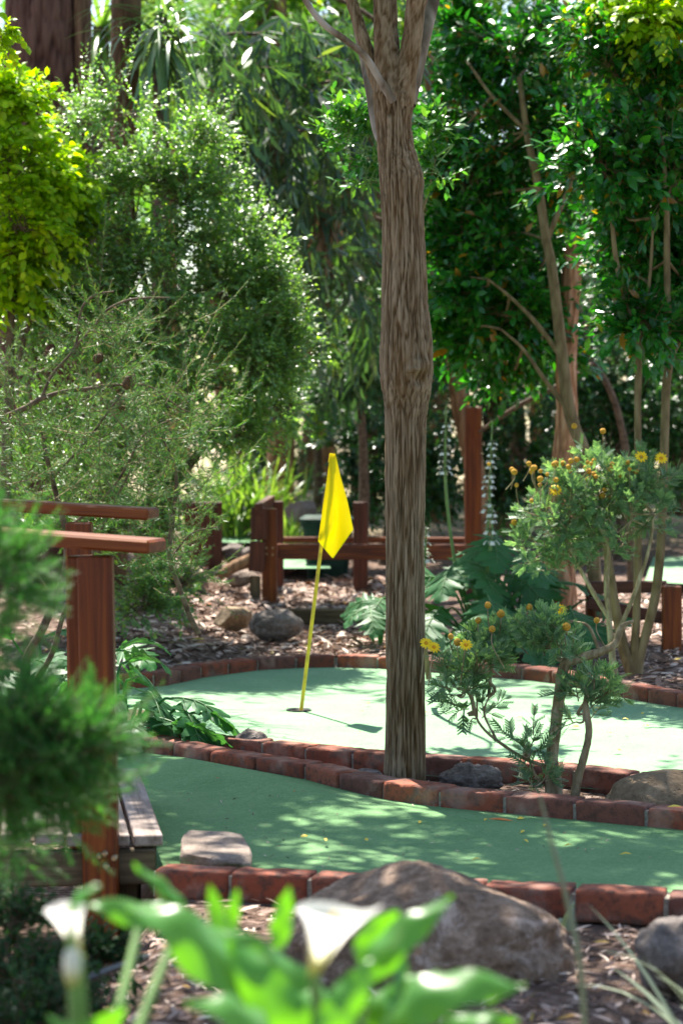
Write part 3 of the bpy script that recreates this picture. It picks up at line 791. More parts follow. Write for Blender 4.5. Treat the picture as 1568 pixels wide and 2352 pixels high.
for (u,v) in ((228,1968),(240,1962),(262,1972),(244,1990)):
    g = Geo(); q = at(u,v,7.88); tube(g, [q+np.array([0,.05,0]), q-np.array([0,.006,0]), q-np.array([0,.011,0])], [.011,.011,.006], 10, 1); build('bolt_head', g, MAT['bolt'], t)

# ================================================================== timber fence behind the green
FZ = lambda x,y: hgt(x,y)-.12
t = thing('rail_fence', 'low stained post and rail fence behind the trunk with one tall post', 'fence', (.6,19.2,.1))
def post(u0,u1,vtop,d,dep=.1,mat='timber',parent=t,name='post',label=None,lean=0):
    a = at((u0+u1)/2,vtop,d); return beam(name, (a[0]+lean,d,FZ(a[0],d)), a, (u1-u0)/sc(d), dep, MAT[mat], parent, up=(0,1,0), label=label)
post(602,636,1168,17.85,.11)
post(628,651,1150,19.6,.1,'darktimber')
post(811,845,1152,19.4,.12,'darktimber')
post(1067,1105,935,19.9,.13,label='tall square post standing above the rails')
post(1062,1094,1286,19.2,.1,'darktimber')
beam('rail', at(634,1266,17.95), at(1134,1268,18.6), .11, .115, MAT['timber'], t)
beam('rail', at(640,1239,20.2), at(1070,1240,20.4), .10, .045, MAT['timber'], t)
beam('board', at(594,1165,17.78), at(594,1240,17.78), .115, .05, MAT['darktimber'], t, up=(0,1,0))
beam('board', at(592,1243,17.76), at(588,1312,17.76), .115, .05, MAT['darktimber'], t, up=(0,1,0))
beam('board', at(586,1322,17.78), at(585,1398,17.78), .075, .05, MAT['oldtimber'], t, up=(0,1,0))
beam('rail', at(606,1176,17.75)+np.array([-.04,0,.02]), at(634,1156,19.7)+np.array([-.04,0,.02]), .06, .09, MAT['darktimber'], t)
o = beam('timber_edging', at(630,1414,16.6), at(905,1415,16.4), .09, .10, MAT['oldtimber'], None)
tag(o, 'low weathered timber edging board lying across the mulch path', 'edging')
t2 = thing('plank_fence', 'dark stained plank fence post and rail left of the grass clump', 'fence', (-1.1,18.6,.2))
post(441,510,1152,18.5,.06,'darktimber',t2,'board')
post(424,446,1150,18.9,.08,'darktimber',t2,'post')
beam('rail', at(330,1172,18.75), at(441,1166,18.62), .05, .12, MAT['darktimber'], t2)
beam('rail', at(512,1180,25), at(580,1181,25), .06, .065, MAT['darktimber'], t2)
t3 = thing('rail_fence', 'low dark fence with a square post at the right picture edge', 'fence', (1.9,15.2,.1))
post(1521,1563,1345,15.0,.11,'timber',t3)
post(1345,1366,1335,15.6,.08,'timber',t3)
beam('rail', at(1350,1349,15.3), at(1530,1347,15.12), .05, .075, MAT['darktimber'], t3)
beam('rail', at(1350,1385,15.3), at(1530,1420,15.12), .05, .075, MAT['darktimber'], t3)

fence = [o for o in bpy.data.objects if o.name == 'rail_fence'][0]
for (u,v) in ((612,1258),(626,1258),(612,1272),(626,1274)):
    g = Geo(); q = at(u,v,17.80); tube(g, [q+np.array([0,.03,0]), q-np.array([0,.006,0]), q-np.array([0,.009,0])], [.010,.010,.005], 8, 1); build('bolt_head', g, MAT['bolt'], fence)
# ---- dark green bin
t = thing('bin', 'dark green plastic bin standing behind the low rails', 'bin', at(752,1335,20.8))
g = Geo(); N=28
def ringpts(w_,d_,z,c,n=N):
    V=[]
    for i in range(n):
        a = 2*PI*i/n; cx = abs(math.cos(a))**.35*math.copysign(1,math.cos(a)); sy = abs(math.sin(a))**.35*math.copysign(1,math.sin(a))
        V.append((c[0]+cx*w_/2, c[1]+sy*d_/2, z))
    return V
cb = at(752,1335,20.8); zt = at(752,1208,20.8)[2]
V = ringpts(.34,.34,cb[2],cb)+ringpts(.43,.42,zt,cb)+ringpts(.46,.45,zt,cb)+ringpts(.46,.45,zt+.035,cb)+ringpts(.40,.39,zt+.03,cb)+ringpts(.33,.32,cb[2]+.06,cb)
idx = np.arange(6*N).reshape(6,N); g.add(np.array(V), np.stack([idx[:-1],np.roll(idx[:-1],-1,1),np.roll(idx[1:],-1,1),idx[1:]],-1).reshape(-1,4)); g.add(np.array(V[:N]), [list(range(N))]); build('body', g, MAT['bin'], t, smooth=False)
g = Geo(); zl = zt+.037
V = ringpts(.48,.47,zl,cb)+ringpts(.48,.47,zl+.03,cb)+ringpts(.40,.39,zl+.055,cb); idx=np.arange(3*N).reshape(3,N)
g.add(np.array(V), np.stack([idx[:-1],np.roll(idx[:-1],-1,1),np.roll(idx[1:],-1,1),idx[1:]],-1).reshape(-1,4)); g.add(np.array(V[2*N:]), [list(range(N))]); build('lid', g, MAT['bin'], t, smooth=False)

# ================================================================== rocks
def boulder_shape(p):
    p = p*(p.length/((abs(p.x)**2.7+abs(p.y)**2.7+abs(p.z)**2.7)**(1/2.7)))
    b = math.exp(-((p.x-.0)/.34)**2)*.10*max(0,p.z)
    return Vector((p.x, p.y, p.z*(1-.10*max(0,p.x))+b-.10*max(0,-p.x-.2)))
rock('boulder','large rough brown boulder in front of the nearest kerb',at(965,2205,6.75),(.41,.34,.225),MAT['boulder'],21,6,.13,1.2,extra=boulder_shape)
rock('flat_rock','flat squarish grey stone resting on the near lane beside the bridge',np.array([-.425,8.05,.035]),(.135,.34,.082),MAT['sandstone'],5,5,.07,1.6,flat=.62,facets=7,rotz=.12,
     extra=lambda p: Vector((math.copysign(abs(p.x)**.55,p.x)*.92, math.copysign(abs(p.y)**.6,p.y)*.92, p.z)))
rock('rock','small rounded pitted stone among acanthus leaves left of the near kerbs',gp(574,1742,.0)+np.array([0,.15,.04]),(.085,.09,.068),MAT['basalt'],7)
rock('rock','low stone just left of the trunk foot between two kerbs',gp(745,1795,.0)+np.array([0,.1,.012]),(.11,.09,.04),MAT['basalt'],9)
rock('rock','very low stone touching the trunk foot between two kerbs',gp(840,1800,.0)+np.array([0,.08,.018]),(.07,.06,.03),MAT['basalt'],10)
rock('rock','pointed dark stone right of the trunk foot between two kerbs',gp(1088,1815,.0)+np.array([0,.1,.02]),(.115,.10,.07),MAT['basalt'],12,5,.3,1.4)
rock('rock','wide smooth brown boulder in the bed at the right edge',np.array([1.32,9.42,.0]),(.30,.20,.125),MAT['slabrock'],13,5,.12,1.0)
rock('rock','angular tan block of stone tilted on the mulch bank',at(532,1416,16.0),(.145,.14,.115),MAT['slabrock'],31,5,.05,1.2,flat=.55,facets=14,rotz=.5)
rock('rock','rounded grey pitted stone beside the angular tan block',at(634,1436,15.5),(.17,.15,.105),MAT['basalt'],33,5,.14,1.5)
rock('rock','grey stone between the dark fence board and the fence corner',at(536,1272,18.6),(.11,.12,.08),MAT['basalt'],35,4,.2)
rock('rock','small grey stone wedged against the fence corner',at(574,1280,18.4),(.07,.08,.08),MAT['basalt'],36,4,.2)
rock('rock','pale flat stone on top of the earth bank',at(556,1330,17.9),(.12,.12,.075),MAT['sandstone'],37,4,.12,facets=6)
rock('rock','large pale sunlit stone behind the yellow flag',at(700,1180,23),(.20,.18,.13),MAT['sandstone'],38,5,.12,1.2,facets=5)
rock('rock','dark stone half in shade at the lower right corner',at(1545,2200,6.3),(.10,.14,.10),MAT['basalt'],39,4,.25)
rock('rock','pale stone on the earth bank under the needle shrub',at(425,1330,17.6),(.15,.14,.10),MAT['sandstone'],40,5,.2,1.6)
rock('rock','small dark stone on the path below the low rails',at(652,1362,18.6),(.07,.07,.05),MAT['basalt'],41,4,.2)
g = Geo(); tube(g, [at(505,1322,17.7),at(540,1300,17.75),at(578,1285,17.8)],[.035,.045,.05],14,4,0,None,True)
tag(build('cut_log', g, MAT['tanbark'], None, at(540,1300,17.75)), 'short cut log lying on the bank left of the fence corner', 'log')
g = Geo(); tube(g, [at(170,2262,6.0),at(215,2243,6.05),at(280,2218,6.2),at(335,2200,6.4)], [.011]*4, 10, 6)
tag(build('irrigation_hose', g, MAT['black'], None, at(270,2225,6.1)), 'black plastic irrigation hose lying in the shady mulch', 'hose')

# ---- fallen leaves on the turf
def fallen(u,v,z,l,wd,rot,mat,label,group):
    g = Geo(); c = gp(u,v,z); a = np.array([math.cos(rot),math.sin(rot),.0])
    leaf_sheet(g, [c-a*l/2+np.array([0,0,.005]), c+np.array([0,0,.012]), c+a*l/2+np.array([0,0,.006])], lambda t_: wd/2*math.sin(PI*min(1,max(0.02,t_)))**.7, np.cross(a,[0,0,1]), 10, 2, .5)
    return tag(build('fallen_leaf', g, MAT[mat], None, c), label, 'leaf', group)
GRP = 'fallen leaves on the putting turf'
fallen(1150,1886,.01,.10,.022,-.5,'fallorange','long orange fallen leaf on the near lane by the kerb',GRP)
fallen(1195,1883,.01,.03,.026,.3,'fallyellow','small yellow fallen leaf beside the long orange leaf',GRP)
fallen(698,1924,.01,.032,.026,.6,'fallyellow','curled yellow fallen leaf alone in the middle of the near lane',GRP)
fallen(455,1766,.01,.05,.02,-.1,'fallyellow','yellow fallen leaf at the top of the near lane below the kerb',GRP)
fallen(1548,1856,.10,.05,.02,.1,'fallyellow','yellow leaf lying on the kerb bricks at the right edge',GRP)
rngf = np.random.default_rng(4)
for k in range(22):
    u = rngf.uniform(430,1540); z = .01
    if k < 12: v = rngf.uniform(1590,1690); lab = 'small pale fallen leaf on the flag green'; u = rngf.uniform(450,1500)
    else:
        v = rngf.uniform(1880,1985); lab = 'tiny yellow fallen leaf scattered on the near lane'
    fallen(u,v,z,rngf.uniform(.025,.045),rngf.uniform(.010,.018),rngf.uniform(0,3),'fallyellow',lab,GRP)
fallen(1318,1671,.01,.06,.03,.4,'fallorange','reddish fallen leaf on the green between shrub stems',GRP)
fallen(1418,1726,.01,.04,.02,.2,'fallorange','small orange fallen leaf on the sunlit right part of the green',GRP)

# ================================================================== vegetation
SMALL, OV, LAN, NEE = tpl_small(.28), tpl_ovate(.24), tpl_lance(), tpl_needle()
ROUND = tpl_ovate(.30,.07,.12)
R = np.random.default_rng
def plant(name, label, cat, base, group=None): return thing(name, label, cat, base, group)
def gnd(u, d, dz=-.05):
    x = (u-UC)*d/F; return np.array([x, d, hgt(x,d)+dz])

# ---- the main tree: furrowed trunk forking above, crown overhead
DT = 9.86; k = 1/sc(DT)
prof = [(1800,928,48),(1745,930,45),(1650,931,43),(1500,931,43),(1300,930,42),(1150,930,44),(1060,930,45),(985,931,45),(930,932,49),(885,933,56),(845,933,59.5),(800,932,58),(740,930.5,54.5),(680,929,51),(600,928,48.5),(520,925.5,46),(460,923,46),(410,920,46.5),(375,915,44),(335,908,40.5),(285,903.5,39),(245,903,43),(215,904,47)]
t = plant('forked_tree', 'tall furrowed tree trunk between the two near kerbs, forking near the top', 'tree', gp(928,1798)*np.array([1,1,0])+np.array([0,.0,0]))
def barkdisp(amp, f, fz, knots=()):
    def fn(p, n, r):
        q = Vector((p[0]*f, p[1]*f, p[2]*fz)); wob = noise.noise(q*.45)*1.1
        a = abs(noise.noise(q+Vector((wob*.5,wob*.3,0)))); b_ = abs(noise.noise(q*1.9+Vector((9,3,7))))
        ridge = min(1, a/.30)*.62+min(1, b_/.26)*.38
        fine = noise.noise(q*4.2)*.16
        d = amp*(ridge-.6)+amp*.35*fine; at_ = ridge+fine
        for c, rr, hh in knots:
            e = np.linalg.norm((p-c)/rr); d += hh*math.exp(-e*e); 
        return d, min(1, max(0, at_))
    return fn
g = Geo()
knots = [(at(968,835,9.76), np.array([.038,.06,.028]), .018), (at(952,848,9.75), np.array([.030,.05,.012]), .016),(at(960,872,9.75), np.array([.022,.05,.018]), -.022),(at(948,885,9.75), np.array([.010,.04,.02]), .010),(at(965,405,9.8), np.array([.03,.06,.05]), .014),(at(985,760,9.8), np.array([.03,.06,.06]),.008)]
base_z = at(0,1800,DT)[2]
pts = [np.append(at(928,1815,DT)[:2], -.06)]+[at(u,v,DT) for v,u,r in prof]
rad = [.105]+[r*k for v,u,r in prof]
tube(g, pts, rad, 150, 15, 0, barkdisp(.013, 80, 3.4, knots), False)
build('trunk', g, MAT['bark'], t)
LIMB = [
 ([(904,225,0),(893,160,.0),(886,80,.02),(884,0,.04),(880,-160,.1),(862,-400,.2),(840,-700,.3)], [44,33,28,27,26,22,14]),
 ([(912,235,0),(930,170,-.02),(944,100,-.03),(955,0,-.06),(968,-150,-.2),(990,-380,-.35),(1030,-700,-.5)], [40,27,23,21,20,17,10]),
 ([(930,235,.03),(952,165,.06),(972,90,.10),(998,-10,.2),(1030,-140,.3),(1100,-400,.6),(1190,-650,1.)], [26,20,16,14,13,11,7]),
 ([(895,255,.02),(868,190,.04),(845,120,.05),(822,50,.06),(795,-40,.1),(750,-200,.2),(700,-450,.5)], [20,17,14.5,13.5,13,12,8]),
 ([(903,232,-.07),(870,178,-.10),(838,128,-.14),(790,88,-.2),(745,55,-.25),(702,0,-.3),(650,-110,-.4),(600,-300,-.6)], [10,8.5,8,7.5,7.5,7,7,5]),
 ([(890,330,.09),(868,300,.12),(848,190,.2),(832,110,.3),(815,30,.4),(800,-80,.5)], [13,13,12.5,12,11,10]),
]
mats_l = ['bark','bark','smoothbark','bark','smoothbark','smoothbark']
TOPS = []
for (P, rr), mm in zip(LIMB, mats_l):
    g = Geo(); Q = [at(u,v,DT+dd) for u,v,dd in P]
    tube(g, Q, [r*k for r in rr], 40, 10, 0, barkdisp(.006, 46, 8) if mm=='bark' else None, False)
    build('limb', g, MAT[mm], t); TOPS.append(Q[-1])
gl, gw = Geo(), Geo(); rng = R(101)
mc = [(np.array([x,y,z]), np.array([a,b_,c_])) for x,y,z,a,b_,c_ in [
 (-.35,10.9,4.9,.95,.9,.7),(.55,11.3,5.2,1.0,.9,.7),(1.35,10.9,5.0,.8,.8,.6),(-.9,11.7,5.4,.9,.9,.7),(.1,12.3,5.9,1.1,1.0,.7),(1.2,12.5,5.8,1.0,.9,.7),(.3,10.4,4.5,.7,.6,.4),(-1.5,12.7,5.3,.8,.8,.6),(-1.45,11.6,4.9,.7,.7,.5),(-1.3,12.2,4.9,.6,.6,.4),(-1.35,8.3,4.7,.5,.5,.4),(-1.0,12.95,5.1,.6,.4,.4),(-1.05,12.9,5.2,.5,.4,.4),(-.35,12.7,5.1,.5,.35,.4),(-1.65,13.2,5.2,.5,.4,.4),(.1,8.8,4.5,.6,.5,.4),(-.6,9.5,4.9,.8,.7,.5),(1.1,9.4,4.8,.6,.6,.45),(-.95,8.5,4.5,.6,.5,.4),(1.5,8.5,4.6,.6,.6,.4)]]  # unseen clumps above the frame, many added to shade lane, boulder and lower-left corner
crown(gl, gw, mc, OV, .10, rng, nb=17, ns=8, n=9, L=.4, rb=.010, root=TOPS, ang=.9, droop=.3, rt=.003)
foliage('crown', gl, gw, MAT['glossbright'], MAT['twig'], t)

# ---- generic multi-stem builder
def stems(g, t, list_, d, mat, sides=10, name='trunk', disp=None):
    for P, rr in list_:
        g = Geo(); dd = d
        tube(g, [at(u,v,d+(q[0] if q else 0)) for u,v,*q in P], [r/2/sc(d) for r in rr], sides, 7, 0, disp, False); build(name, g, MAT[mat], t)

# ---- big red-barked trunk, upper left
t = plant('large_trunk_tree', 'huge fibrous red-brown trunk at the upper left behind the golden bush', 'tree', gnd(108,20))
g = Geo(); tube(g, [gnd(100,20,-.2), at(104,900,20), at(104,500,20), at(108,240,20), at(110,80,20), at(113,-60,20), at(115,-600,20), at(116,-1500,20)], [.46,.40,.37,.352,.348,.346,.33,.28], 110, 26, 0, barkdisp(.03, 15, 2.2), False)
build('trunk', g, MAT['redbark'], t)
g = Geo(); tube(g, [at(205,360,19.7), at(194,220,19.72), at(190,100,19.72), at(188,0,19.72), at(188,-300,19.72)], [.02,.055,.06,.06,.055], 24, 12, 0, barkdisp(.012, 30, 3), False); build('bark_slab', g, MAT['brownbark'], t)

t = plant('slim_trunk_tree', 'straight brown trunk rising behind the small-leaved shrub', 'tree', gnd(255,17.6))
g = Geo(); tube(g, [gnd(250,17.6,-.1), at(262,640,17.6), at(275,420,17.6), at(284,250,17.6), at(288,100,17.6), at(290,-40,17.6), at(292,-700,17.6)], [.13,.112,.107,.105,.106,.108,.09], 60, 20, 0, barkdisp(.008, 32, 3), False)
build('trunk', g, MAT['brownbark'], t)

# ---- sword-leaved palm
t = plant('sword_leaf_palm', 'palm-like plant with hanging sword leaves between slim trunk and gum branches', 'palm', gnd(372,17.4))
g = Geo(); tube(g, [gnd(366,17.4,-.1), at(368,600,17.4), at(370,250,17.4), at(372,40,17.4)], [.075,.065,.06,.055], 20, 10); build('trunk', g, MAT['palm'], t)
g = Geo(); rng = R(9)
for q in range(105):
    a = rng.uniform(0,2*PI); e = rng.uniform(-1.3,.7); d0 = np.array([math.cos(a)*math.cos(e)*.8, math.sin(a)*math.cos(e), math.sin(e)])
    blade(g, at(372,70+rng.uniform(-60,70),17.4)+rng.normal(0,.025,3), d0, rng.uniform(.6,.85), rng.uniform(.035,.05), rng.uniform(1.4,3.4), 0, 7)
build('leaves', g, MAT['yucca'], t)
g = Geo(); t2 = plant('sword_leaf_palm', 'second sword-leaved palm crown half hidden between the two upper-left trunks', 'palm', gnd(232,23))
g2 = Geo(); tube(g2, [gnd(232,23,-.1), at(232,300,23), at(232,60,23)], [.1,.09,.08], 16, 8); build('trunk', g2, MAT['palm'], t2)
for q in range(70):
    a = rng.uniform(0,2*PI); e = rng.uniform(-.8,1.0); d0 = np.array([math.cos(a)*math.cos(e), math.sin(a)*math.cos(e), math.sin(e)])
    blade(g, at(232,70,23), d0, rng.uniform(.8,1.2), .05, rng.uniform(.8,2.4), 0, 6)
build('leaves', g, MAT['strap'], t2)

# ---- gum tree with hanging leaves
t = plant('gum_tree', 'gum tree with long grey-green hanging leaves filling the upper middle', 'tree', gnd(1090,20.5))
g = Geo(); tube(g, [gnd(1112,20.5,-.1), at(1096,1120,20.5), at(1072,1000,20.5), at(1056,930,20.5), at(1047,850,20.5), at(1038,780,20.5), at(1030,700,20.5), at(1022,560,20.4), at(1008,380,20.2), at(985,150,20.1), at(960,-150,20)], [.095,.085,.080,.076,.074,.070,.064,.058,.052,.045,.03], 30, 10, 0, barkdisp(.008, 30, 4), False)
build('trunk', g, MAT['tanbark'], t)
BR = [([(1010,430,20.2),(900,330,19.6),(800,280,19.0),(690,300,18.6),(600,370,18.4)],[22,15,11,9,5]),
      ([(1000,320,20.2),(880,180,19.6),(720,110,19.0),(560,75,18.6),(440,96,18.4)],[20,14,10,8,4]),
      ([(1025,600,20.4),(960,560,19.8),(860,500,19.3),(760,540,19.0),(690,530,18.7),(600,520,18.6)],[18,13,11,9,7,4]),
      ([(990,180,20.1),(880,60,19.5),(760,-10,19.),(640,-20,18.6)],[18,13,9,5]),
      ([(1030,690,20.5),(960,720,20.),(850,690,19.6),(770,640,19.4),(700,560,19.2)],[14,11,9,8,5]),
      ([(900,330,19.6),(820,380,19.3),(740,410,19.0),(660,470,18.8)],[11,9,7,4]),
      ([(880,180,19.6),(800,180,19.2),(690,200,18.9),(560,230,18.7),(470,200,18.6)],[11,9,8,6,4])]
for P, rr in BR:
    g = Geo(); tube(g, [at(*p) for p in P], [r/2/sc(19) for r in rr], 7, 6, 0, None, False); build('branch', g, MAT['twig'], t)
gl, gw = Geo(), Geo(); rng = R(12)
O=[]; D=[]
for (u,v,ru,rv,nn,dm) in [(620,95,150,100,120,18.7),(540,120,80,90,50,18.5),(740,150,140,120,105,19),(690,330,140,120,115,18.8),(610,330,80,110,55,18.5),(800,330,110,150,85,19.2),(820,520,100,120,75,19.2),(690,520,110,80,70,18.9),(760,660,110,80,58,19.3),(840,730,60,80,30,19.5),(640,860,30,40,12,18.9),(735,800,35,40,14,19.2),(860,60,130,90,60,19.6),(1010,360,70,130,38,20.0),(560,230,100,80,60,18.6),(1010,500,50,120,22,20.2),(620,440,80,80,50,18.7)]:
    for _ in range(int(nn*.62)):
        while True:
            a = rng.uniform(-1,1,2)
            if a@a < 1: break
        O.append(at(u+a[0]*ru, v+a[1]*rv, dm+rng.normal(0,.45))); D.append([rng.normal(0,.6),rng.normal(0,.5),-.6+rng.normal(0,.45)])
O=np.array(O); D=np.array(D)
sprays(gl, gw, O, D, rng.uniform(.22,.5,len(O)), 9, LAN, .19, rng, ang=.75, droop=.35, leafdroop=.5, up=.0, rt=.003, lj=.35)
crown(gl, gw, [(np.array(c_), np.array([.65,.5,.35])) for c_ in ((.0,16.6,5.5),(.8,16.3,5.4),(1.6,16.6,5.5),(2.1,15.9,5.3))], LAN, .18, rng, nb=9, ns=6, n=8, L=.4, rb=.008, root=[at(960,-150,20)], ang=.6, droop=.3, leafdroop=.5)  # unseen high clumps, added to throw broken shade on the flag green
foliage('crown', gl, gw, MAT['euc'], MAT['twig'], t)
# dead dry sprigs hanging among the gum leaves
gl2 = Geo(); rng = R(13); O = np.array([at(u+rng.normal(0,14),v+rng.normal(0,25),18.5) for u,v in [(610,250),(610,290),(740,430),(745,470),(800,360)] for _ in range(5)]); D = np.tile([0,0,-1.],(len(O),1))+rng.normal(0,.2,(len(O),3))
sprays(gl2, None, O, D, .3, 8, LAN, .16, rng, ang=.3, droop=.1, leafdroop=.9, up=0)
m = leaf_mat('dry_gum_leaf', [(0,(.22,.13,.075)),(1,(.36,.25,.16))], .6, .3, .3, (1.1,1.,.8)); build('dry_leaves', gl2, m, t)

# ---- small-leaved light shrub
t = plant('small_leaved_shrub', 'big shrub of small light grey-green leaves left of the gum branches', 'shrub', gnd(330,15.6))
ST = [([(330,1330),(345,1150),(360,950),(350,750),(310,520),(290,300),(280,180)],[26,24,20,16,12,8,4]),
      ([(340,1300),(400,1120),(480,1000),(560,880),(640,780)],[20,16,13,9,5]),
      ([(330,1250),(250,1050),(190,850),(150,650)],[20,16,12,6]),
      ([(360,950),(430,760),(470,560),(450,380)],[14,11,8,4]),
      ([(400,1120),(530,960),(600,930),(680,900)],[10,8,6,3])]
stems(None, t, ST, 15.5, 'twig', 8, 'stem')
gl, gw = Geo(), Geo(); rng = R(20)
E = [ell(*a) for a in [(275,235,15.3,80,55),(175,275,15.6,55,30),(215,330,15.3,80,55),(230,440,15.3,90,70),(450,320,15.4,60,45),(400,440,15.2,130,75),(300,520,15.1,150,90),(560,560,15.4,95,60),(480,640,15.2,150,90),(600,640,15.5,85,60),(620,740,15.3,85,90),(500,770,15.0,120,90),(370,700,14.9,130,110),(210,640,15.0,140,110),(90,690,15.2,90,90),(90,800,15.2,110,110),(260,840,15,130,100),(420,880,14.9,130,90),(560,880,15.2,110,70),(640,930,15.4,60,45),(470,980,15.2,110,60),(300,990,15.1,130,90),(120,960,15.2,130,100),(60,1090,15.3,110,70),(220,1110,15.3,130,60),(360,1100,15.4,90,60),(330,600,15.1,110,80),(420,540,15.2,90,70),(360,800,15.0,120,80),(520,660,15.2,90,70),(270,720,15.0,110,80),(560,760,15.3,90,60),(450,420,15.3,70,45),(640,820,15.4,60,60),(150,740,15.1,100,80),(620,660,15.3,60,90),(590,830,15.1,80,70),(540,980,15.3,80,40),(330,1200,15.3,130,60),(180,1220,15.3,100,60),(330,1380,15.0,90,35),(410,1330,15.2,70,45),(170,560,15.3,70,60),(330,400,15.3,80,50)]]
DN = [.55,.5,.45,.8,.9,1,1]+[1.15]*60
roots = [at(u,v,15.5) for P,_ in ST for u,v in P]
crown(gl, gw, E, SMALL, .033, rng, dens=DN, nb=13, ns=10, n=15, L=.25, rb=.004, root=roots, ang=.95, droop=.1, rt=.0016, leafdroop=.2, upd=.45, flat=True)
# upright plumes along the outline
O = np.array([at(u+rng.normal(0,8),v+rng.normal(0,10),15.2+rng.normal(0,.1)) for u,v in [(195,250),(190,210),(290,160),(385,120),(440,290),(480,300),(500,300),(560,470),(610,540),(640,600),(690,700),(650,640),(260,240),(120,300)] for _ in range(4)])
sprays(gl, gw, O, np.tile([.1,0,1.],(len(O),1))+rng.normal(0,.3,(len(O),3)), .3, 16, SMALL, .03, rng, ang=.9, droop=.0, rt=.0018)
foliage('crown', gl, gw, MAT['lightleaf'], MAT['twig'], t)

# ---- golden bush
t = plant('golden_bush', 'bright golden-green backlit bush at the left edge under the huge trunk', 'shrub', gnd(20,15))
stems(None, t, [([(10,1250),(20,900),(30,650),(50,400)],[30,24,16,6]),([(20,900),(90,650),(110,480)],[16,10,5])], 15, 'twig', 7, 'stem')
gl, gw = Geo(), Geo(); rng = R(30)
E = [ell(*a) for a in [(45,280,14.8,65,70),(20,370,14.6,75,90),(85,390,14.8,60,85),(45,490,14.6,85,85),(110,480,15,45,60),(20,570,14.8,60,45),(-30,480,15,80,120),(155,410,15,26,36),(60,640,15,34,34),(165,500,15.2,30,36),(10,220,14.7,36,40),(110,590,15.1,36,30),(20,680,15,40,30)]]
crown(gl, gw, E, ROUND, .062, rng, nb=12, ns=8, n=10, L=.24, rb=.005, root=[at(30,650,15),at(50,400,15),at(110,480,15)], ang=1.1, droop=.25, flat=True)
foliage('crown', gl, gw, MAT['goldleaf'], MAT['twig'], t)
t = plant('golden_robinia', 'golden-leaved tree whose bright sprays hang into the upper right corner', 'tree', np.array([4.6,15.5,.0]))
g = Geo(); tube(g, [(4.6,15.5,-.1),(4.5,15.4,2.2),(4.3,15.2,4.2),(3.7,14.8,5.2)], [.12,.10,.08,.04], 16, 8); build('trunk', g, MAT['brownbark'], t)
gl, gw = Geo(), Geo(); rng = R(31)
E = [ell(*a) for a in [(1500,45,13.8,60,40),(1550,80,14,55,45),(1450,-20,14,70,40)]]
crown(gl, gw, E, ROUND, .06, rng, nb=14, ns=7, n=11, L=.24, rb=.005, root=[np.array((3.7,14.8,5.2))], ang=1.15, droop=.4, flat=True, upd=-.2)
foliage('crown', gl, gw, MAT['goldleaf'], MAT['twig'], t)
t = plant('golden_sprig_tree', 'golden compound-leaf spray dangling in front of the huge trunk at the left edge', 'tree', np.array([-2.9,12.6,.0]))
g = Geo(); tube(g, [(-2.9,12.6,-.4),(-2.9,12.6,2.0),(-2.7,12.6,3.6),(-2.3,12.6,3.9)], [.06,.05,.03,.012], 10, 8); build('trunk', g, MAT['brownbark'], t)
gl, gw = Geo(), Geo(); rng = R(32)
crown(gl, gw, [ell(-5,70,12.6,24,26), ell(-60,20,12.6,50,50)], ROUND, .055, rng, nb=5, ns=4, n=9, L=.12, rb=.004, root=[np.array((-2.3,12.6,3.9))], ang=1.1, droop=.5, flat=True)
foliage('crown', gl, gw, MAT['goldleaf'], MAT['twig'], t)

# ---- needle shrub with cones, left
t = plant('needle_shrub', 'sprawling needle-leaved shrub with curved twigs and brown cones on the left', 'shrub', gnd(70,12.2,-.1))
d = 12.3
ST = [([(58,1570),(62,1510),(95,1450),(125,1380),(150,1310),(150,1220),(120,1100),(90,980)],[22,20,20,18,16,14,12,8]),
      ([(85,1560),(120,1500),(150,1400),(200,1300),(240,1200),(300,1080)],[14,13,11,10,8,5]),
      ([(-60,985),(0,962),(60,935),(95,915),(150,898),(210,891),(300,880)],[15,14,13,12,10,8,5]),
      ([(95,915),(120,860),(170,800),(180,740),(192,700),(220,676),(262,668)],[8,7,6,6,6,5,3]),
      ([(170,800),(215,750),(245,712),(290,690),(340,683),(390,683)],[7,7,6,6,5,3]),
      ([(456,1456),(438,1420),(412,1350),(390,1285),(395,1200),(405,1120),(398,1060),(375,1010)],[14,13,12,11,11,10,8,5]),
      ([(150,1220),(260,1120),(330,1000),(400,960)],[8,7,5,3]),
      ([(125,1380),(60,1290),(0,1270)],[9,7,5]),([(390,1285),(440,1225),(500,1210)],[6,4,2]),
      ([(300,880),(350,890),(420,940),(470,950)],[5,4,3,2]),([(120,1100),(200,1010),(260,930),(300,880)],[8,6,5,4])]
stems(None, t, ST, d, 'twig', 9, 'branch')
gl, gw = Geo(), Geo(); rng = R(40); O=[]; D=[]
for (u,v,ru,rv,nn) in [(110,1010,150,110,120),(300,900,170,120,140),(250,1060,170,80,120),(400,980,100,100,55),(270,790,110,80,55),(410,1100,80,70,30),(430,1235,70,60,18),(50,880,70,90,36),(330,1150,120,50,60),(100,1120,120,50,60),(210,720,60,60,16),(340,760,110,50,22),(480,1040,70,80,22),(400,1310,70,60,40),(330,1250,80,60,40),(180,1180,90,60,50)]:
    for _ in range(int(nn*.5)):
        a = rng.normal(0,.5,2); O.append(at(u+a[0]*ru, v+a[1]*rv, d+rng.normal(0,.35))); D.append([rng.normal(.08,.9),rng.normal(-.1,.6),rng.normal(.0,.7)])
O=np.array(O); D=np.array(D)
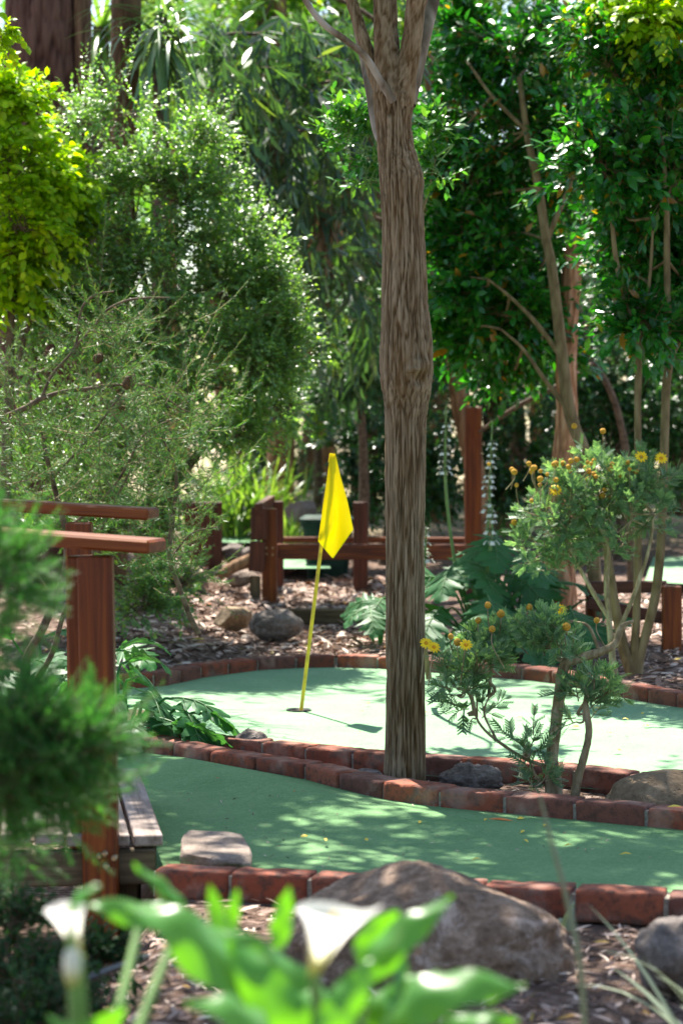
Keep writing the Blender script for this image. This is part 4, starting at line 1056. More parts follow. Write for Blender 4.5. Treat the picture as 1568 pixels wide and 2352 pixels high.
# twigs curve up at the tip: long-leaf sprays with many needles
sprays(gl, gw, O, D, rng.uniform(.14,.40,len(O)), 84, NEE, .031, rng, ang=1.0, droop=-.5, leafdroop=.0, up=.3, rt=.003, t0=.05)
foliage('needles', gl, gw, MAT['needle'], MAT['olivebark'], t)
for (u,v,du,dv,r) in [(298,876,12,-16,13),(226,822,10,-8,11),(280,930,8,-8,11)]:
    g = Geo(); a=at(u-du,v-dv,d-.1); b_=at(u+du,v+dv,d-.1); tube(g, [a,a*.7+b_*.3,a*.3+b_*.7,b_], [.012,r/sc(d),r/sc(d)*.95,.008], 22, 10, 0, barkdisp(.006,140,90)); build('cone', g, MAT['brownbark'], t)

# ---- glossy broadleaf trees, right
def gloss_tree(label, base, ST, d, E, seed, mat='gloss', bark='olivebark', nb=14, ns=9, ls=.085):
    t = plant('glossy_leaved_tree', label, 'tree', base, 'glossy broadleaf trees')
    stems(None, t, ST, d, bark, 14, 'trunk')
    gl, gw = Geo(), Geo(); rng = R(seed)
    crown(gl, gw, [ell(*e) for e in E], OV, ls, rng, nb=nb, ns=ns, n=9, L=.26, rb=.006, root=[at(u,v,d) for P,_ in ST for u,v in P[-4:]], ang=.95, droop=.15, rt=.0025, leafdroop=.1, upd=.3)
    foliage('crown', gl, gw, MAT[mat], MAT['olivebark'], t)
gloss_tree('glossy dark-leaved tree with one long slanting stem left of the peeling stump', gnd(1370,16.6),
   [([(1372,1420),(1355,1200),(1342,1047),(1318,980),(1304,927),(1292,832),(1277,697),(1264,597),(1254,550),(1236,430),(1209,300),(1192,175)],[34,32,30,29,29,27,25,23,22,20,16,12]),
    ([(1300,935),(1250,870),(1200,800),(1150,755)],[13,10,8,5]),([(1290,820),(1230,740),(1170,680),(1120,640)],[14,11,8,5]),
    ([(1254,550),(1310,420),(1350,300),(1380,180)],[14,11,8,5]),([(1209,300),(1130,220),(1080,150)],[11,8,5])], 15.8,
   [(1190,110,16.2,150,110),(1080,220,16.3,100,110),(1060,90,16.5,70,90),(1200,290,16,130,100),(1330,120,16.2,130,110),(1330,280,15.9,120,90),(1090,390,16.2,90,80),(1050,470,16.4,60,70),(1150,540,16.2,120,80),(1240,430,16.3,100,80),(1090,660,16.1,90,60),(1180,700,16.1,110,55),(1020,620,16.4,40,60),(1330,490,16.9,80,50),(1200,620,16.4,100,60),(1010,330,16.6,50,60),(1110,770,16.3,60,40),(1230,790,16.4,60,45),(1040,740,16.5,40,40),(1180,850,16.8,45,30)], 50)
gloss_tree('glossy dark-leaved tree with three pale stems fanning from one foot at the right', gnd(1456,13.8),
   [([(1454,1548),(1432,1490),(1413,1395),(1400,1310),(1390,1250),(1375,1180)],[34,27,22,20,18,12]),
    ([(1457,1540),(1457,1490),(1461,1420),(1464,1305),(1466,1180),(1465,1063),(1464,930),(1464,800),(1440,690),(1415,600),(1400,450)],[28,22,18,18,18,17,16,16,14,12,8]),
    ([(1460,1545),(1470,1500),(1486,1445),(1504,1370),(1514,1290),(1520,1200),(1524,1078),(1529,897),(1536,822),(1533,700),(1531,597),(1530,480),(1522,330)],[32,24,22,22,21,20,20,20,19,16,15,13,8]),
    ([(1536,830),(1556,790),(1590,730),(1640,600)],[13,11,10,6]),([(1464,800),(1490,650),(1500,500)],[10,8,5])], 13.6,
   [(1450,160,13.9,110,120),(1540,230,13.8,90,120),(1450,330,13.7,130,90),(1540,420,13.7,80,90),(1440,480,13.9,80,70),(1500,590,14,80,60),(1480,740,13.6,60,45),(1560,640,13.9,50,80),(1420,60,14.1,100,70),(1380,380,13.6,90,60),(1430,640,14.3,40,40),(1540,740,14,40,35)], 51, nb=13, ns=8, ls=.08)
t = plant('bright_leaved_sapling', 'sapling with fresh bright glossy leaves on both sides of the main trunk', 'tree', gnd(985,12.6))
stems(None, t, [([(985,1560),(950,1300),(935,900),(930,600),(900,430),(860,340),(820,270)],[14,13,12,10,8,6,4]),([(930,600),(980,450),(1000,360)],[8,6,4])], 12.6, 'olivebark', 8, 'stem')
gl, gw = Geo(), Geo(); rng = R(52)
crown(gl, gw, [ell(*e) for e in [(830,330,12.5,70,70),(800,300,12.4,40,40),(840,400,12.5,45,40),(870,270,12.6,50,40),(1000,380,12.6,40,50),(985,310,12.7,35,35)]], OV, .06, rng, nb=6, ns=4, n=8, L=.16, rb=.004, root=[at(860,340,12.6),at(1000,360,12.6)], ang=.9, droop=0, upd=.7)
foliage('crown', gl, gw, MAT['glossbright'], MAT['stem'], t)

# ---- peeling snag, leaning trunks
t = plant('peeling_snag', 'broken pale trunk with peeling bark behind the yellow daisy bush', 'tree', gnd(1286,16.25))
g = Geo(); tube(g, [gnd(1284,16.25,-.1), at(1284,1330,16.25), at(1292,1100,16.25), at(1301,975,16.25), at(1300,835,16.25), at(1308,700,16.25), at(1313,600,16.25), at(1315,572,16.25)], [.134,.112,.085,.073,.067,.063,.060,.045], 46, 16, 0, barkdisp(.014, 26, 4), True)
build('trunk', g, MAT['peelbark'], t)
for (u,v,h_) in ((1302,588,30),(1318,580,38),(1328,590,26)):
    g = Geo(); tube(g, [at(u,v+22,16.22), at(u,v,16.22), at(u+2,v-h_,16.22)], [.03,.022,.003], 6, 3); build('splinter', g, MAT['peelbark'], t)
t = plant('leaning_trunk', 'thin dark trunk leaning left in the shade right of the peeling snag', 'tree', gnd(1450,19.5))
g = Geo(); tube(g, [gnd(1452,19.5,-.1), at(1440,1080,19.5), at(1422,960,19.5), at(1395,885,19.5), at(1362,830,19.5), at(1352,790,19.5), at(1330,700,19.6)], [.038,.032,.029,.026,.022,.018,.012], 14, 8); build('trunk', g, MAT['twig'], t)
g = Geo(); rr = [at(1100,992,19.7), at(1160,950,19.6), at(1215,918,19.5), at(1268,892,19.4), at(1340,850,19.4), at(1362,830,19.45)]; tube(g, rr, [.014,.017,.019,.019,.018,.015], 8, 6); build('branch', g, MAT['twig'], t)

# ---- dark shrubs behind the rails
def bush(name, label, base_u, d, E, mat, seed, tpl=SMALL, ls=.06, nb=16, ns=9, n=12, L=.26, group=None, stem='twig', cat='shrub', dens=None, **kw):
    t = plant(name, label, cat, gnd(base_u, d), group)
    top = at(E[0][0], E[0][1], E[0][2]); b0 = gnd(base_u, d, -.1)
    g = Geo(); tube(g, [b0, b0*.6+top*.4+np.array([.06,0,0]), top], [.06,.045,.02], 8, 6); build('stem', g, MAT[stem], t)
    gl, gw = Geo(), Geo(); rng = R(seed)
    crown(gl, gw, [ell(*e) for e in E], tpl, ls, rng, nb=nb, ns=ns, n=n, L=L, rb=.006, root=[b0*.6+top*.4+np.array([.06,0,0]), top], dens=dens, rt=.002, **kw)
    foliage('crown', gl, gw, MAT[mat], MAT['twig'], t); return t
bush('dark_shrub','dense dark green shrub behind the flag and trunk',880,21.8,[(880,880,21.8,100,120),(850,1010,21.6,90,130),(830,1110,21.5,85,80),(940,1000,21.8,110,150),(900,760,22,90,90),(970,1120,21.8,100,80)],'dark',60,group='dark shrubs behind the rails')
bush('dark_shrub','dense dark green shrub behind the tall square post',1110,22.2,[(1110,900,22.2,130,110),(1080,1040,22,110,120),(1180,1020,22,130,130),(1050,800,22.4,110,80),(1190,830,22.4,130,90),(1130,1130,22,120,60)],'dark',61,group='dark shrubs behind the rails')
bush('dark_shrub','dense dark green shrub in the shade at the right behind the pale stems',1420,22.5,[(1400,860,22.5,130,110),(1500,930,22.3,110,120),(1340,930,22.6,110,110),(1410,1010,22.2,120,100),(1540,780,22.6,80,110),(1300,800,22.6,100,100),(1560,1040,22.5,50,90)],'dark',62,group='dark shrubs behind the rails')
bush('blue_green_shrub','blue-green fine-leaved shrub just left of the trunk at mid height',820,20.6,[(820,780,20.6,70,70),(850,850,20.4,60,70),(790,850,20.6,60,60),(840,700,20.8,60,50),(760,900,20.8,50,40)],'blue',63,ls=.045,nb=16,n=14,L=.2)
bush('grey_shrub','hazy grey-green shrub beyond the grass clump in the clearing',640,29,[(640,1050,29,55,60),(600,1080,29,50,50),(668,1090,29,45,50),(620,1000,29,50,40)],'blue',64,ls=.06,nb=11,ns=7,L=.3)
bush('spreading_shrub','bright mid-green shrub behind the small-leaved shrub, over the clearing',720,24.5,[(715,850,24.5,60,60),(770,880,24.4,60,60),(690,920,24.6,45,40),(790,960,24.2,50,50)],'far',65,ls=.06,nb=10,ns=7,L=.3)

# ---- grass clump
def grass(name, label, base, nb_, L, wd, mat, seed, spread=.12, droop=(1.0,2.6), group=None):
    t = plant(name, label, 'grass clump', base, group); g = Geo(); rng = R(seed)
    for _ in range(nb_):
        a = rng.uniform(0,2*PI); e = rng.uniform(.7,1.45); d0 = np.array([math.cos(a)*math.cos(e), math.sin(a)*math.cos(e), math.sin(e)])
        b_ = np.array(base)+np.array([rng.normal(0,spread),rng.normal(0,spread),0]); blade(g, b_, d0, L*rng.uniform(.6,1.2), wd*rng.uniform(.7,1.2), rng.uniform(*droop), 0, 8)
    build('blades', g, MAT[mat], t); return t
grass('strappy_grass','tall arching strappy grass clump in sun behind the dark fence boards',gnd(565,24.5,.0),190,1.05,.042,'strap',70,.22)
grass('strappy_grass','smaller sunlit strappy grass tuft between fence corner and pale rock',gnd(660,22.5,.0),60,.5,.035,'strap',71,.10)
grass('grey_strap_plant','grey-green strap leaves poking in at the lower right corner',np.array([.93,5.5,-.08]),18,.50,.032,'greystrap',72,.05,(.6,1.6))
grass('grey_strap_plant','few grey strap leaves beside the big boulder in front of the kerb',gp(1262,2135),4,.14,.022,'greystrap',73,.03,(1.5,3.2))
# one tall dry blade close to the lens
t = plant('grass_stalk','single pale upright grass stalk close to the lens right of the boulder','grass stalk',at(1345,2500,4.6))
g = Geo(); tube(g, [at(1350,2560,4.6),at(1335,2250,4.55),at(1300,2060,4.55),at(1265,1930,4.55),at(1240,1830,4.55)],[.006,.0058,.005,.0042,.002],6,8); build('stalk', g, MAT['greystrap'], t)

# ---- acanthus
def acanthus(label, base, specs, seed, spikes=()):
    """specs: blade start (u,v,d), azimuth, length, width, pitch, droop, roll; every stalk rises from the foot of the plant"""
    t = plant('acanthus', label, 'acanthus', base, 'acanthus plants'); rng = R(seed); foot = np.array(base)
    for (u,v,d,az,L,W,pit,droop,roll) in specs:
        L *= 1.2; W *= 1.25; droop *= .85; roll += rng.normal(0,.35); b_ = at(u,v,d); hz = np.array([math.cos(az),math.sin(az),0.]); dd = unit(hz*math.cos(pit)+np.array([0,0,math.sin(pit)])); g = Geo()
        f0 = foot*.55+np.array([b_[0],b_[1],foot[2]])*.45
        tube(g, [f0, f0*.45+b_*.55-hz*.05+np.array([0,0,.02]), b_-dd*.05-np.array([0,0,.005]), b_], [.011,.009,.007,.006], 6, 5)
        P=[b_]; p=b_.copy(); q=dd.copy()
        for i in range(6):
            p = p+q*L/6; P.append(p.copy()); q = unit(q+np.array([0,0,-droop/6])+rng.normal(0,.03,3))
        side = np.cross(hz,[0,0,1.]); side = side*math.cos(roll)+np.array([0,0,1.])*math.sin(roll)
        leaf_sheet(g, P, acanthus_width(W/2, rng), side, 72, 4, rng.uniform(.02,.2), .02, 3, 0, rng=rng, forward=.5)
        tube(g, [q_+np.array([0,0,.004]) for q_ in P[:-1]], list(np.linspace(.0065,.002,len(P)-1)), 5, 3, 1)
        for i in range(1,5):
            for sg in (-1,1):
                e_ = P[i]+unit(P[i+1]-P[i])*L*.16+side*sg*W*.30*(1-.12*i)+np.array([0,0,.008]); tube(g, [P[i]+np.array([0,0,.004]), e_], [.003,.001], 4, 2, 1)
        build('leaf', g, [MAT['acan'], MAT['vein']], t)
    for (u0,v0,u1,v1,u2,v2,d) in spikes:      # foot, first flower, tip
        g = Geo(); tube(g, [at(u0,v0,d),at(u0*.5+u1*.5-3,(v0+v1)/2,d),at(u1,v1,d),at(u2,v2,d)],[.011,.011,.010,.005],8,8)
        nrow = max(3, int((v1-v2)/14))
        for r_ in range(nrow):
            q = r_/max(1,nrow-1); u = u1+(u2-u1)*q+3*math.sin(q*5+u1); v = v1+(v2-v1)*q+rng.normal(0,4); c = at(u,v,d); sz = .047*(1-.4*q)
            for k_ in range(4):
                if q < .7 and rng.random() < .12: continue
                a = k_*PI/2+r_*.8+rng.normal(0,.2); o_ = np.array([math.cos(a),math.sin(a),0.]); bl = sz*rng.uniform(.85,1.15)
                leaf_sheet(g, [c, c+o_*bl*.55+np.array([0,0,bl*.45]), c+o_*bl*1.05+np.array([0,0,bl*.25])], lambda x: sz*.26*math.sin(PI*min(1,.15+.85*x))**.7, np.cross(o_,[0,0,1.]), 6, 1, -.3, mat=1)
                if q < .8: leaf_sheet(g, [c+o_*.012-np.array([0,0,.004]), c+o_*bl*.75+np.array([0,0,.002]), c+o_*bl*1.15-np.array([0,0,bl*.42])], lambda x: sz*.36*(.4+.6*x), np.cross(o_,[0,0,1.]), 6, 2, .4, .05, mat=2)
        build('flower_spike', g, [MAT['stem'],MAT['bract'],MAT['whitepetal']], t)
    return t
sp=[(1135,1225,15.9,-.4,.36,.34,.15,1.3,.1),(1120,1245,15.8,-2.0,.36,.34,.0,1.6,.0),(1160,1320,15.7,-.9,.42,.38,-.1,1.4,.1),(1150,1300,15.9,-2.7,.34,.34,.1,1.4,.2),(1130,1330,15.6,-1.6,.42,.38,-.2,1.2,.0),
 (1040,1340,15.6,-2.3,.40,.36,.1,1.3,-.1),(1060,1330,15.7,-.8,.40,.34,.1,1.4,.1),(1010,1330,15.6,-2.9,.30,.28,.2,1.4,.2),(1080,1400,15.4,-1.7,.44,.40,-.3,.9,.05),(1030,1400,15.5,-2.4,.34,.32,-.2,1.2,0),
 (1120,1420,15.3,-.8,.40,.36,-.2,1.1,0),(1180,1400,15.3,-1.3,.42,.38,-.2,1.1,.1),(1230,1390,15.4,-.7,.40,.36,-.1,1.2,0),(1260,1340,15.6,-.4,.34,.32,.1,1.4,.1),(1230,1310,15.9,-1.5,.36,.34,-.1,1.3,0),
 (1290,1420,15.3,-.5,.38,.34,-.1,1.2,.1),(1330,1430,15.3,-1.2,.36,.32,-.3,1.0,0),(1300,1460,15.1,-1.8,.36,.32,-.3,.9,0),(1220,1460,15.1,-1.5,.38,.34,-.3,.9,0),(1150,1470,15.0,-1.9,.38,.34,-.3,.8,0),(1090,1470,15.1,-1.3,.36,.32,-.3,.9,0),(1040,1460,15.2,-2.2,.34,.30,-.3,.9,0),
 (1000,1420,15.4,-2.8,.30,.26,-.1,1.2,.1),(1350,1380,15.5,-.6,.30,.28,0,1.3,0),(1190,1360,15.6,-2.0,.34,.32,-.1,1.2,.1),(1060,1440,14.9,-1.5,.36,.36,-.4,.7,0),(1010,1400,15.1,-2.0,.34,.32,-.3,.9,0),(1120,1370,15.0,-1.4,.38,.38,-.4,.7,0),(1180,1440,14.9,-1.2,.36,.36,-.4,.7,0),(1250,1450,14.9,-1.7,.36,.34,-.4,.7,0),(1310,1400,15.0,-1.4,.34,.32,-.4,.8,0),(1040,1300,15.3,-1.9,.34,.32,-.2,1.1,0),(1090,1290,15.4,-1.2,.36,.34,-.3,1.0,0),(1200,1270,15.4,-1.2,.34,.32,-.2,1.1,0),(1140,1230,15.5,-1.7,.34,.34,-.3,1.0,0),(1100,1370,15.6,-1.0,.36,.34,-.2,1.2,0)]
acanthus('large acanthus with white flower spikes right of the trunk', gnd(1150,15.5), sp, 81, [(1045,1300,1022,1085,1024,930,15.8),(1112,1330,1122,1180,1130,965,15.6),(1118,1330,1128,1240,1130,1160,15.3),(975,1330,976,1285,978,1215,15.9)])
sp=[(865,1385,15.2,2.7,.24,.18,.2,1.6,.1),(860,1400,15.2,-2.6,.22,.18,.1,1.9,0),(880,1375,15.3,-1.8,.24,.2,.0,1.4,.1),(850,1400,15.1,-1.5,.24,.2,-.3,1.0,.1),(885,1410,15.1,-.8,.22,.18,-.2,1.2,0)]
acanthus('small acanthus with a few drooping leaves just left of the trunk', gnd(868,15.3), sp, 82)
sp=[(395,1605,11.0,-.5,.30,.24,.05,1.3,.55),(460,1640,10.95,-.5,.24,.18,-.1,1.2,.5),(420,1625,10.9,-1.2,.26,.22,-.3,.8,.2),(340,1590,11.2,-1.3,.34,.26,.0,1.2,.2),(330,1620,11.1,-.9,.32,.26,-.1,1.2,.3),(360,1650,10.9,-.7,.30,.22,-.1,1.0,.3),
 (300,1560,11.5,-1.0,.30,.24,.3,1.7,.2),(290,1520,11.7,-.6,.26,.2,.5,2.0,.1),(280,1600,11.4,-1.8,.3,.24,.1,1.3,0),(310,1650,11.0,-1.6,.3,.24,-.1,1.1,.1),(260,1560,11.6,-2.6,.28,.22,.3,1.6,0),(275,1490,11.9,-.2,.24,.16,.6,2.1,.2),(390,1665,10.8,-.25,.26,.16,-.05,.9,.3)]
acanthus('acanthus with dark lobed leaves arching over the left end of the flag green', gnd(285,11.5), sp, 83)
sp=[(70,1520,12.6,-1.0,.32,.24,.2,1.4,.1),(120,1500,12.8,-1.6,.32,.26,.1,1.2,0),(170,1500,12.8,-.8,.32,.24,.2,1.4,.1),(110,1460,13.0,-.3,.3,.22,.4,1.6,.2),(200,1520,12.7,-1.2,.3,.24,.1,1.3,0),(20,1540,12.5,-1.7,.3,.24,.1,1.2,0),(150,1540,12.5,-1.5,.3,.24,-.1,1.0,0),(250,1500,12.8,-.6,.28,.22,.3,1.5,.1),(30,1470,12.6,-2.2,.2,.12,.8,1.4,.1)]
acanthus('acanthus leaves in the shade under the needle shrub at the left', gnd(130,12.9), sp, 84)

# ---- yellow daisy bushes
PIN = tpl_pinnate(5,.05)
def daisy_flower(t, c, r, tilt, g):
    g.T=g.T; g.M=[m*0+1 for m in g.M]; rng = R(int(abs(c[0])*9999)); n=12; up = unit(np.array(tilt)); a1 = unit(np.cross(up,[.3,1,.1])); a2=np.cross(up,a1)
    for k_ in range(n):
        a = 2*PI*k_/n+rng.normal(0,.06); o_ = a1*math.cos(a)+a2*math.sin(a)
        leaf_sheet(g, [c+o_*r*.2, c+o_*r*.65+up*r*.12, c+o_*r+up*r*rng.uniform(-.15,.15)], lambda x: r*.17*math.sin(PI*min(1,.2+.72*x))**.6, np.cross(o_,up), 6, 1, .1)
    f = build('flower', g, [MAT['petal'], MAT['palestem']], t)
    g = Geo(); tube(g, [c-up*r*.12, c+up*r*.02, c+up*r*.16], [r*.2,r*.33,r*.2], 10, 2); build('disc', g, MAT['disc'], f)
def daisy_bush(label, base, d, ST, F_, flowers, heads, seed, ls=.075, dn=1.0):
    t = plant('daisy_bush', label, 'daisy bush', base, 'yellow daisy bushes'); rng = R(seed)
    stems(None, t, ST, d, 'palestem', 10, 'stem', barkdisp(.0022, 60, 24))
    gl, gw = Geo(), Geo(); O=[]; D=[]
    for (u,v,ru,rv,nn,dd) in F_:
        for _ in range(int(nn*dn)):
            a = unit(rng.normal(size=3))*rng.uniform(.3,1)**.6
            O.append(at(u+a[0]*ru, v+a[1]*rv, d+dd+a[2]*.8*ru/sc(d))); D.append([a[0]*.7+rng.normal(0,.3),a[2]*.5+rng.normal(0,.3),-a[1]*.4+.55+rng.normal(0,.3)])
    sprays(gl, gw, np.array(O), np.array(D), rng.uniform(.04,.095,len(O))*d/9.6, 7, PIN, ls, rng, ang=1.05, droop=.05, leafdroop=.05, up=.6, rt=.003, t0=.2)
    cs = [at(u,v,d+dd) for (u,v,ru,rv,nn,dd) in F_]; ss = [at(u,v,d) for P,_ in ST for u,v in P]
    for o_ in O[::3]:
        c = cs[min(range(len(cs)), key=lambda q: np.linalg.norm(cs[q]-o_))]; m_ = (c+o_)/2-np.array([0,0,.02]); tube(gw, [c-np.array([0,0,.03]), m_, o_], [.005,.004,.003], 4, 3, 0, None, False)
    for c in cs:
        j = min(range(len(ss)), key=lambda q: np.linalg.norm(ss[q]-c)); tube(gw, [ss[j],(ss[j]+c)/2+rng.normal(0,.02,3),c],[.008,.007,.005],5,4,0,None,False)
    foliage('foliage', gl, gw, MAT['eury'], MAT['palestem'], t)
    for (u,v,r,tx,ty) in flowers:
        c = at(u,v,d-.12); gs = Geo(); tube(gs, [c-np.array([.02,-.05,.16]), c-np.array([.01,-.02,.07]), c], [.0026,.0024,.0028], 5, 4); daisy_flower(t, c, r/sc(d), (tx,ty,1), gs)
    for (u,v) in heads:
        c = at(u,v,d-.1+rng.normal(0,.08)); L = rng.uniform(.08,.16); g = Geo(); tube(g, [c-np.array([rng.normal(0,.03),-.03,L]), c-np.array([0,0,L*.4]), c], [.0022,.002,.0024], 4, 4, 1); r = rng.uniform(.010,.016); tube(g, [c-np.array([0,0,r]), c-np.array([0,0,r*.5]), c+np.array([0,0,r*.4]), c+np.array([0,0,r*1.1])], [r*.3,r*.9,r,r*.35], 8, 3, 0, barkdisp(.003,300,300)); build('flower_head', g, [MAT['dried'], MAT['palestem']], t)
    return t
rng = R(91); heads = [(1300+rng.normal(0,95), 1055+abs(rng.normal(0,45))) for _ in range(46)]+[(1318,978),(1384,990),(1262,1085),(1240,1100),(1220,1150),(1180,1200)]
daisy_bush('big yellow daisy bush with many dried heads at the right', gnd(1395,12.9), 12.9,
  [([(1412,1560),(1405,1500),(1398,1420),(1392,1330),(1396,1250),(1370,1200)],[18,16,14,13,11,8]),([(1398,1420),(1350,1340),(1310,1260),(1290,1200)],[12,10,8,6]),([(1405,1480),(1450,1380),(1490,1260),(1500,1180)],[12,10,8,6])],
  [(1300,1190,95,75,120,0),(1250,1260,70,55,75,0),(1380,1140,100,60,115,0),(1450,1180,90,70,110,0),(1390,1240,80,50,75,.1),(1330,1290,70,40,50,0),(1480,1110,60,45,50,0),(1340,1100,60,35,40,.1)],
  [(1275,1125,15,-.1,-1.5),(1472,1048,15,.1,-1.5),(1518,1052,15,0,-1.5),(1287,1401,15,0,-1.5)], heads, 92, .078, .33)
daisy_bush('small leggy yellow daisy bush in the bed between the kerbs', np.append(gp(1285,1830)[:2],-.02), 9.62,
  [([(1272,1838),(1270,1790),(1266,1745),(1274,1680),(1284,1600),(1296,1530),(1330,1512),(1376,1498),(1412,1478),(1428,1440),(1455,1425)],[42,38,30,27,27,25,22,20,17,12,7]),
   ([(1318,1838),(1326,1790),(1340,1740),(1352,1680),(1345,1610),(1360,1560)],[24,20,18,16,12,8]),
   ([(1250,1760),(1200,1740),(1140,1700),(1105,1668),(1090,1640)],[9,8,7,6,5]),([(1140,1700),(1112,1640),(1122,1600)],[6,5,4]),([(1376,1498),(1352,1440),(1310,1425)],[9,7,5]),([(1240,1800),(1220,1760),(1214,1730)],[7,6,5])],
  [(1085,1530,65,45,42,.0),(1050,1580,45,35,22,0),(1130,1480,50,40,30,.1),(1250,1470,60,45,34,0),(1290,1500,45,35,20,0),(1360,1590,55,35,26,0),(1340,1640,40,35,15,0),(1095,1630,40,25,12,0),(1215,1720,28,40,14,-.05),(1225,1790,30,25,10,-.05)],
  [(978,1477,15,.3,-1.5),(996,1486,15,.2,-1.5),(1070,1481,15,0,-1.5)],[(1035,1462),(1050,1475),(1130,1445),(1098,1425),(1215,1395),(1150,1410),(1300,1440),(1370,1425),(1120,1390)], 93, .066, .62)

# ---- juniper close to the lens, left
t = plant('juniper_shrub', 'feathery green conifer shrub close to the lens at the left edge', 'shrub', np.array([-1.05,4.9,-.3]))
g = Geo(); tube(g, [(-1.05,4.9,-.4),(-.95,4.9,.2),(-.85,4.9,.7),(-.8,4.95,1.1)], [.035,.03,.022,.01], 10, 8); build('stem', g, MAT['twig'], t)
gl, gw = Geo(), Geo(); rng = R(95); O=[]; D=[]
for (u,v,ru,rv,nn,d) in [(-5,1300,62,75,110,5.0),(-60,1230,50,50,30,5.0),(40,1370,45,60,50,5.0),(-25,1420,40,70,36,5.0),(-30,1530,30,80,22,4.95),(20,1630,60,45,50,4.9),(60,1760,110,90,120,4.95),(0,1890,90,70,70,5.0),(110,1860,70,50,50,5.0),(100,1720,110,75,210,4.9),(205,1700,70,60,100,4.9),(50,1660,80,50,90,4.9),(150,1800,90,60,100,5.0),(20,1810,80,60,100,4.9),(20,1930,70,60,40,5.2)]:
    for _ in range(nn):
        a = unit(rng.normal(size=3))*rng.uniform(.1,1)**.5; O.append(at(u+a[0]*ru*.85, v+a[1]*rv*.85, d+a[2]*.07)); D.append([a[0]*.7+.15+rng.normal(0,.4),a[2]*.5+rng.normal(0,.4),-a[1]*.5+.15+rng.normal(0,.4)])
sprays(gl, gw, np.array(O), np.array(D), rng.uniform(.06,.15,len(O)), 50, NEE, .020, rng, ang=.75, droop=-.05, leafdroop=-.1, rt=.0016, t0=.05)
for (u,v,ru,rv,nn,d) in [(20,1290,75,95,1,5.0),(100,1710,110,90,1,4.9),(200,1680,75,70,1,4.9),(160,1800,90,70,1,5.0)]:
    tube(gw, [(-.85,4.9,.7), at(u,v+30,d)*.5+np.array([-.85,4.9,.7])*.5, at(u,v,d)],[.014,.010,.004],6,5)
foliage('foliage', gl, gw, MAT['juniper'], MAT['twig'], t)
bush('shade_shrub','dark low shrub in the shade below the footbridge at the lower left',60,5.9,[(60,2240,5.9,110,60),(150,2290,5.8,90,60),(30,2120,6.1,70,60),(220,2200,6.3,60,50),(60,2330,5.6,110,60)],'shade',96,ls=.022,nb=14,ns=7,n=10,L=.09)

# ---- calla lilies close to the lens
def calla_leaf(t, b_, tip, wd, foot, hump=.25, side=None, roll=0.0, seed=0):
    b_, tip = np.array(b_), np.array(tip); ax = unit(tip-b_); L = np.linalg.norm(tip-b_)
    s0 = unit(np.cross(ax,[0,0,1.])) if side is None else unit(np.array(side,float)); up = np.cross(s0,ax)
    if abs(ax[2]) > .75: s0 = unit(np.array([1.,.25,0])-ax*ax[0])
    else:
        r_ = roll*(-1 if ax[0] > 0 else 1); s0 = s0*math.cos(r_)+up*math.sin(r_)
    up = np.cross(s0,ax)
    if up[2] < 0: up = -up
    g = Geo(); mid = [b_, b_+ax*L*.3+up*L*hump*.8, b_+ax*L*.65+up*L*hump*.75, tip]
    def wf(x): return .72*wd/2*(math.sin(PI*min(1,(.10+.90*x))**.85)**.75 if x<.985 else .02)
    leaf_sheet(g, mid, wf, s0, 36, 4, .34, .035, 2.4, rng=R(seed)); lf = build('leaf', g, MAT['calla'], t)
    g = Geo(); f = np.array(foot); tube(g, [f, f*.6+b_*.4+np.array([.0,0,.06]), b_], [.011,.009,.006], 8, 8); build('leaf_stalk', g, MAT['stem'], lf)
def calla_flower(t, top, r, h_, foot, face, seed, tipl=.5, open_=1.0):
    """spathe funnel whose throat faces 'face'"""
    top = np.array(top); up = unit(np.array([face[0]*.35,face[1]*.35,1.0])); fr = unit(np.array([face[0],face[1],0.])-up*np.dot(up,[face[0],face[1],0.])); sd = np.cross(up,fr); 
    g = Geo(); na, nh = 48, 22; V=np.zeros((nh,na,3)); base = top-up*h_
    for i in range(nh):
        x = i/(nh-1)
        for j in range(na):
            a = -PI*1.06+2*PI*1.06*j/(na-1); lip = math.exp(-(a/.55)**2); rr = r*(.13+.34*x+.53*open_*x**2.6)*(1+.03*abs(a)/PI)
            hh = h_*x*(1-.16*x*(abs(a)/PI)**2)
            q = base+up*(hh+tipl*h_*lip*max(0,x-.55)*.9)+ (fr*math.cos(a)+sd*math.sin(a))*(rr+lip*r*tipl*1.3*max(0,x-.6)**1.2) - up*r*.10*open_*max(0,x-.85)/.15*(1-lip)
            V[i,j]=q
    idx=np.arange(na*nh).reshape(nh,na); g.add(V.reshape(-1,3), np.stack([idx[:-1,:-1],idx[:-1,1:],idx[1:,1:],idx[1:,:-1]],-1).reshape(-1,4)); s=build('flower', g, MAT['spathe'], t)
    g=Geo(); tube(g,[base+up*h_*.1, base+up*h_*.5, base+up*h_*.9],[r*.12,r*.11,r*.05],10,5); build('spadix', g, MAT['spadix'], s)
    g=Geo(); f=np.array(foot); tube(g,[f, f*.5+base*.5+np.array([.01,0,.0]), base+up*h_*.06],[.010,.0085,.009],10,10); build('flower_stalk', g, MAT['stem'], s)
def at4(u,v,d): return at(u,v,d*.87)
t = plant('calla_lily', 'white calla lily in full bloom with broad leaves, blurred close to the lens', 'lily', at4(770,2900,4.0))
foot = at4(780,2900,4.0)
calla_flower(t, at4(772,2080,4.0), .056, .112, foot, (.95,-.1), 1, .5, .85)
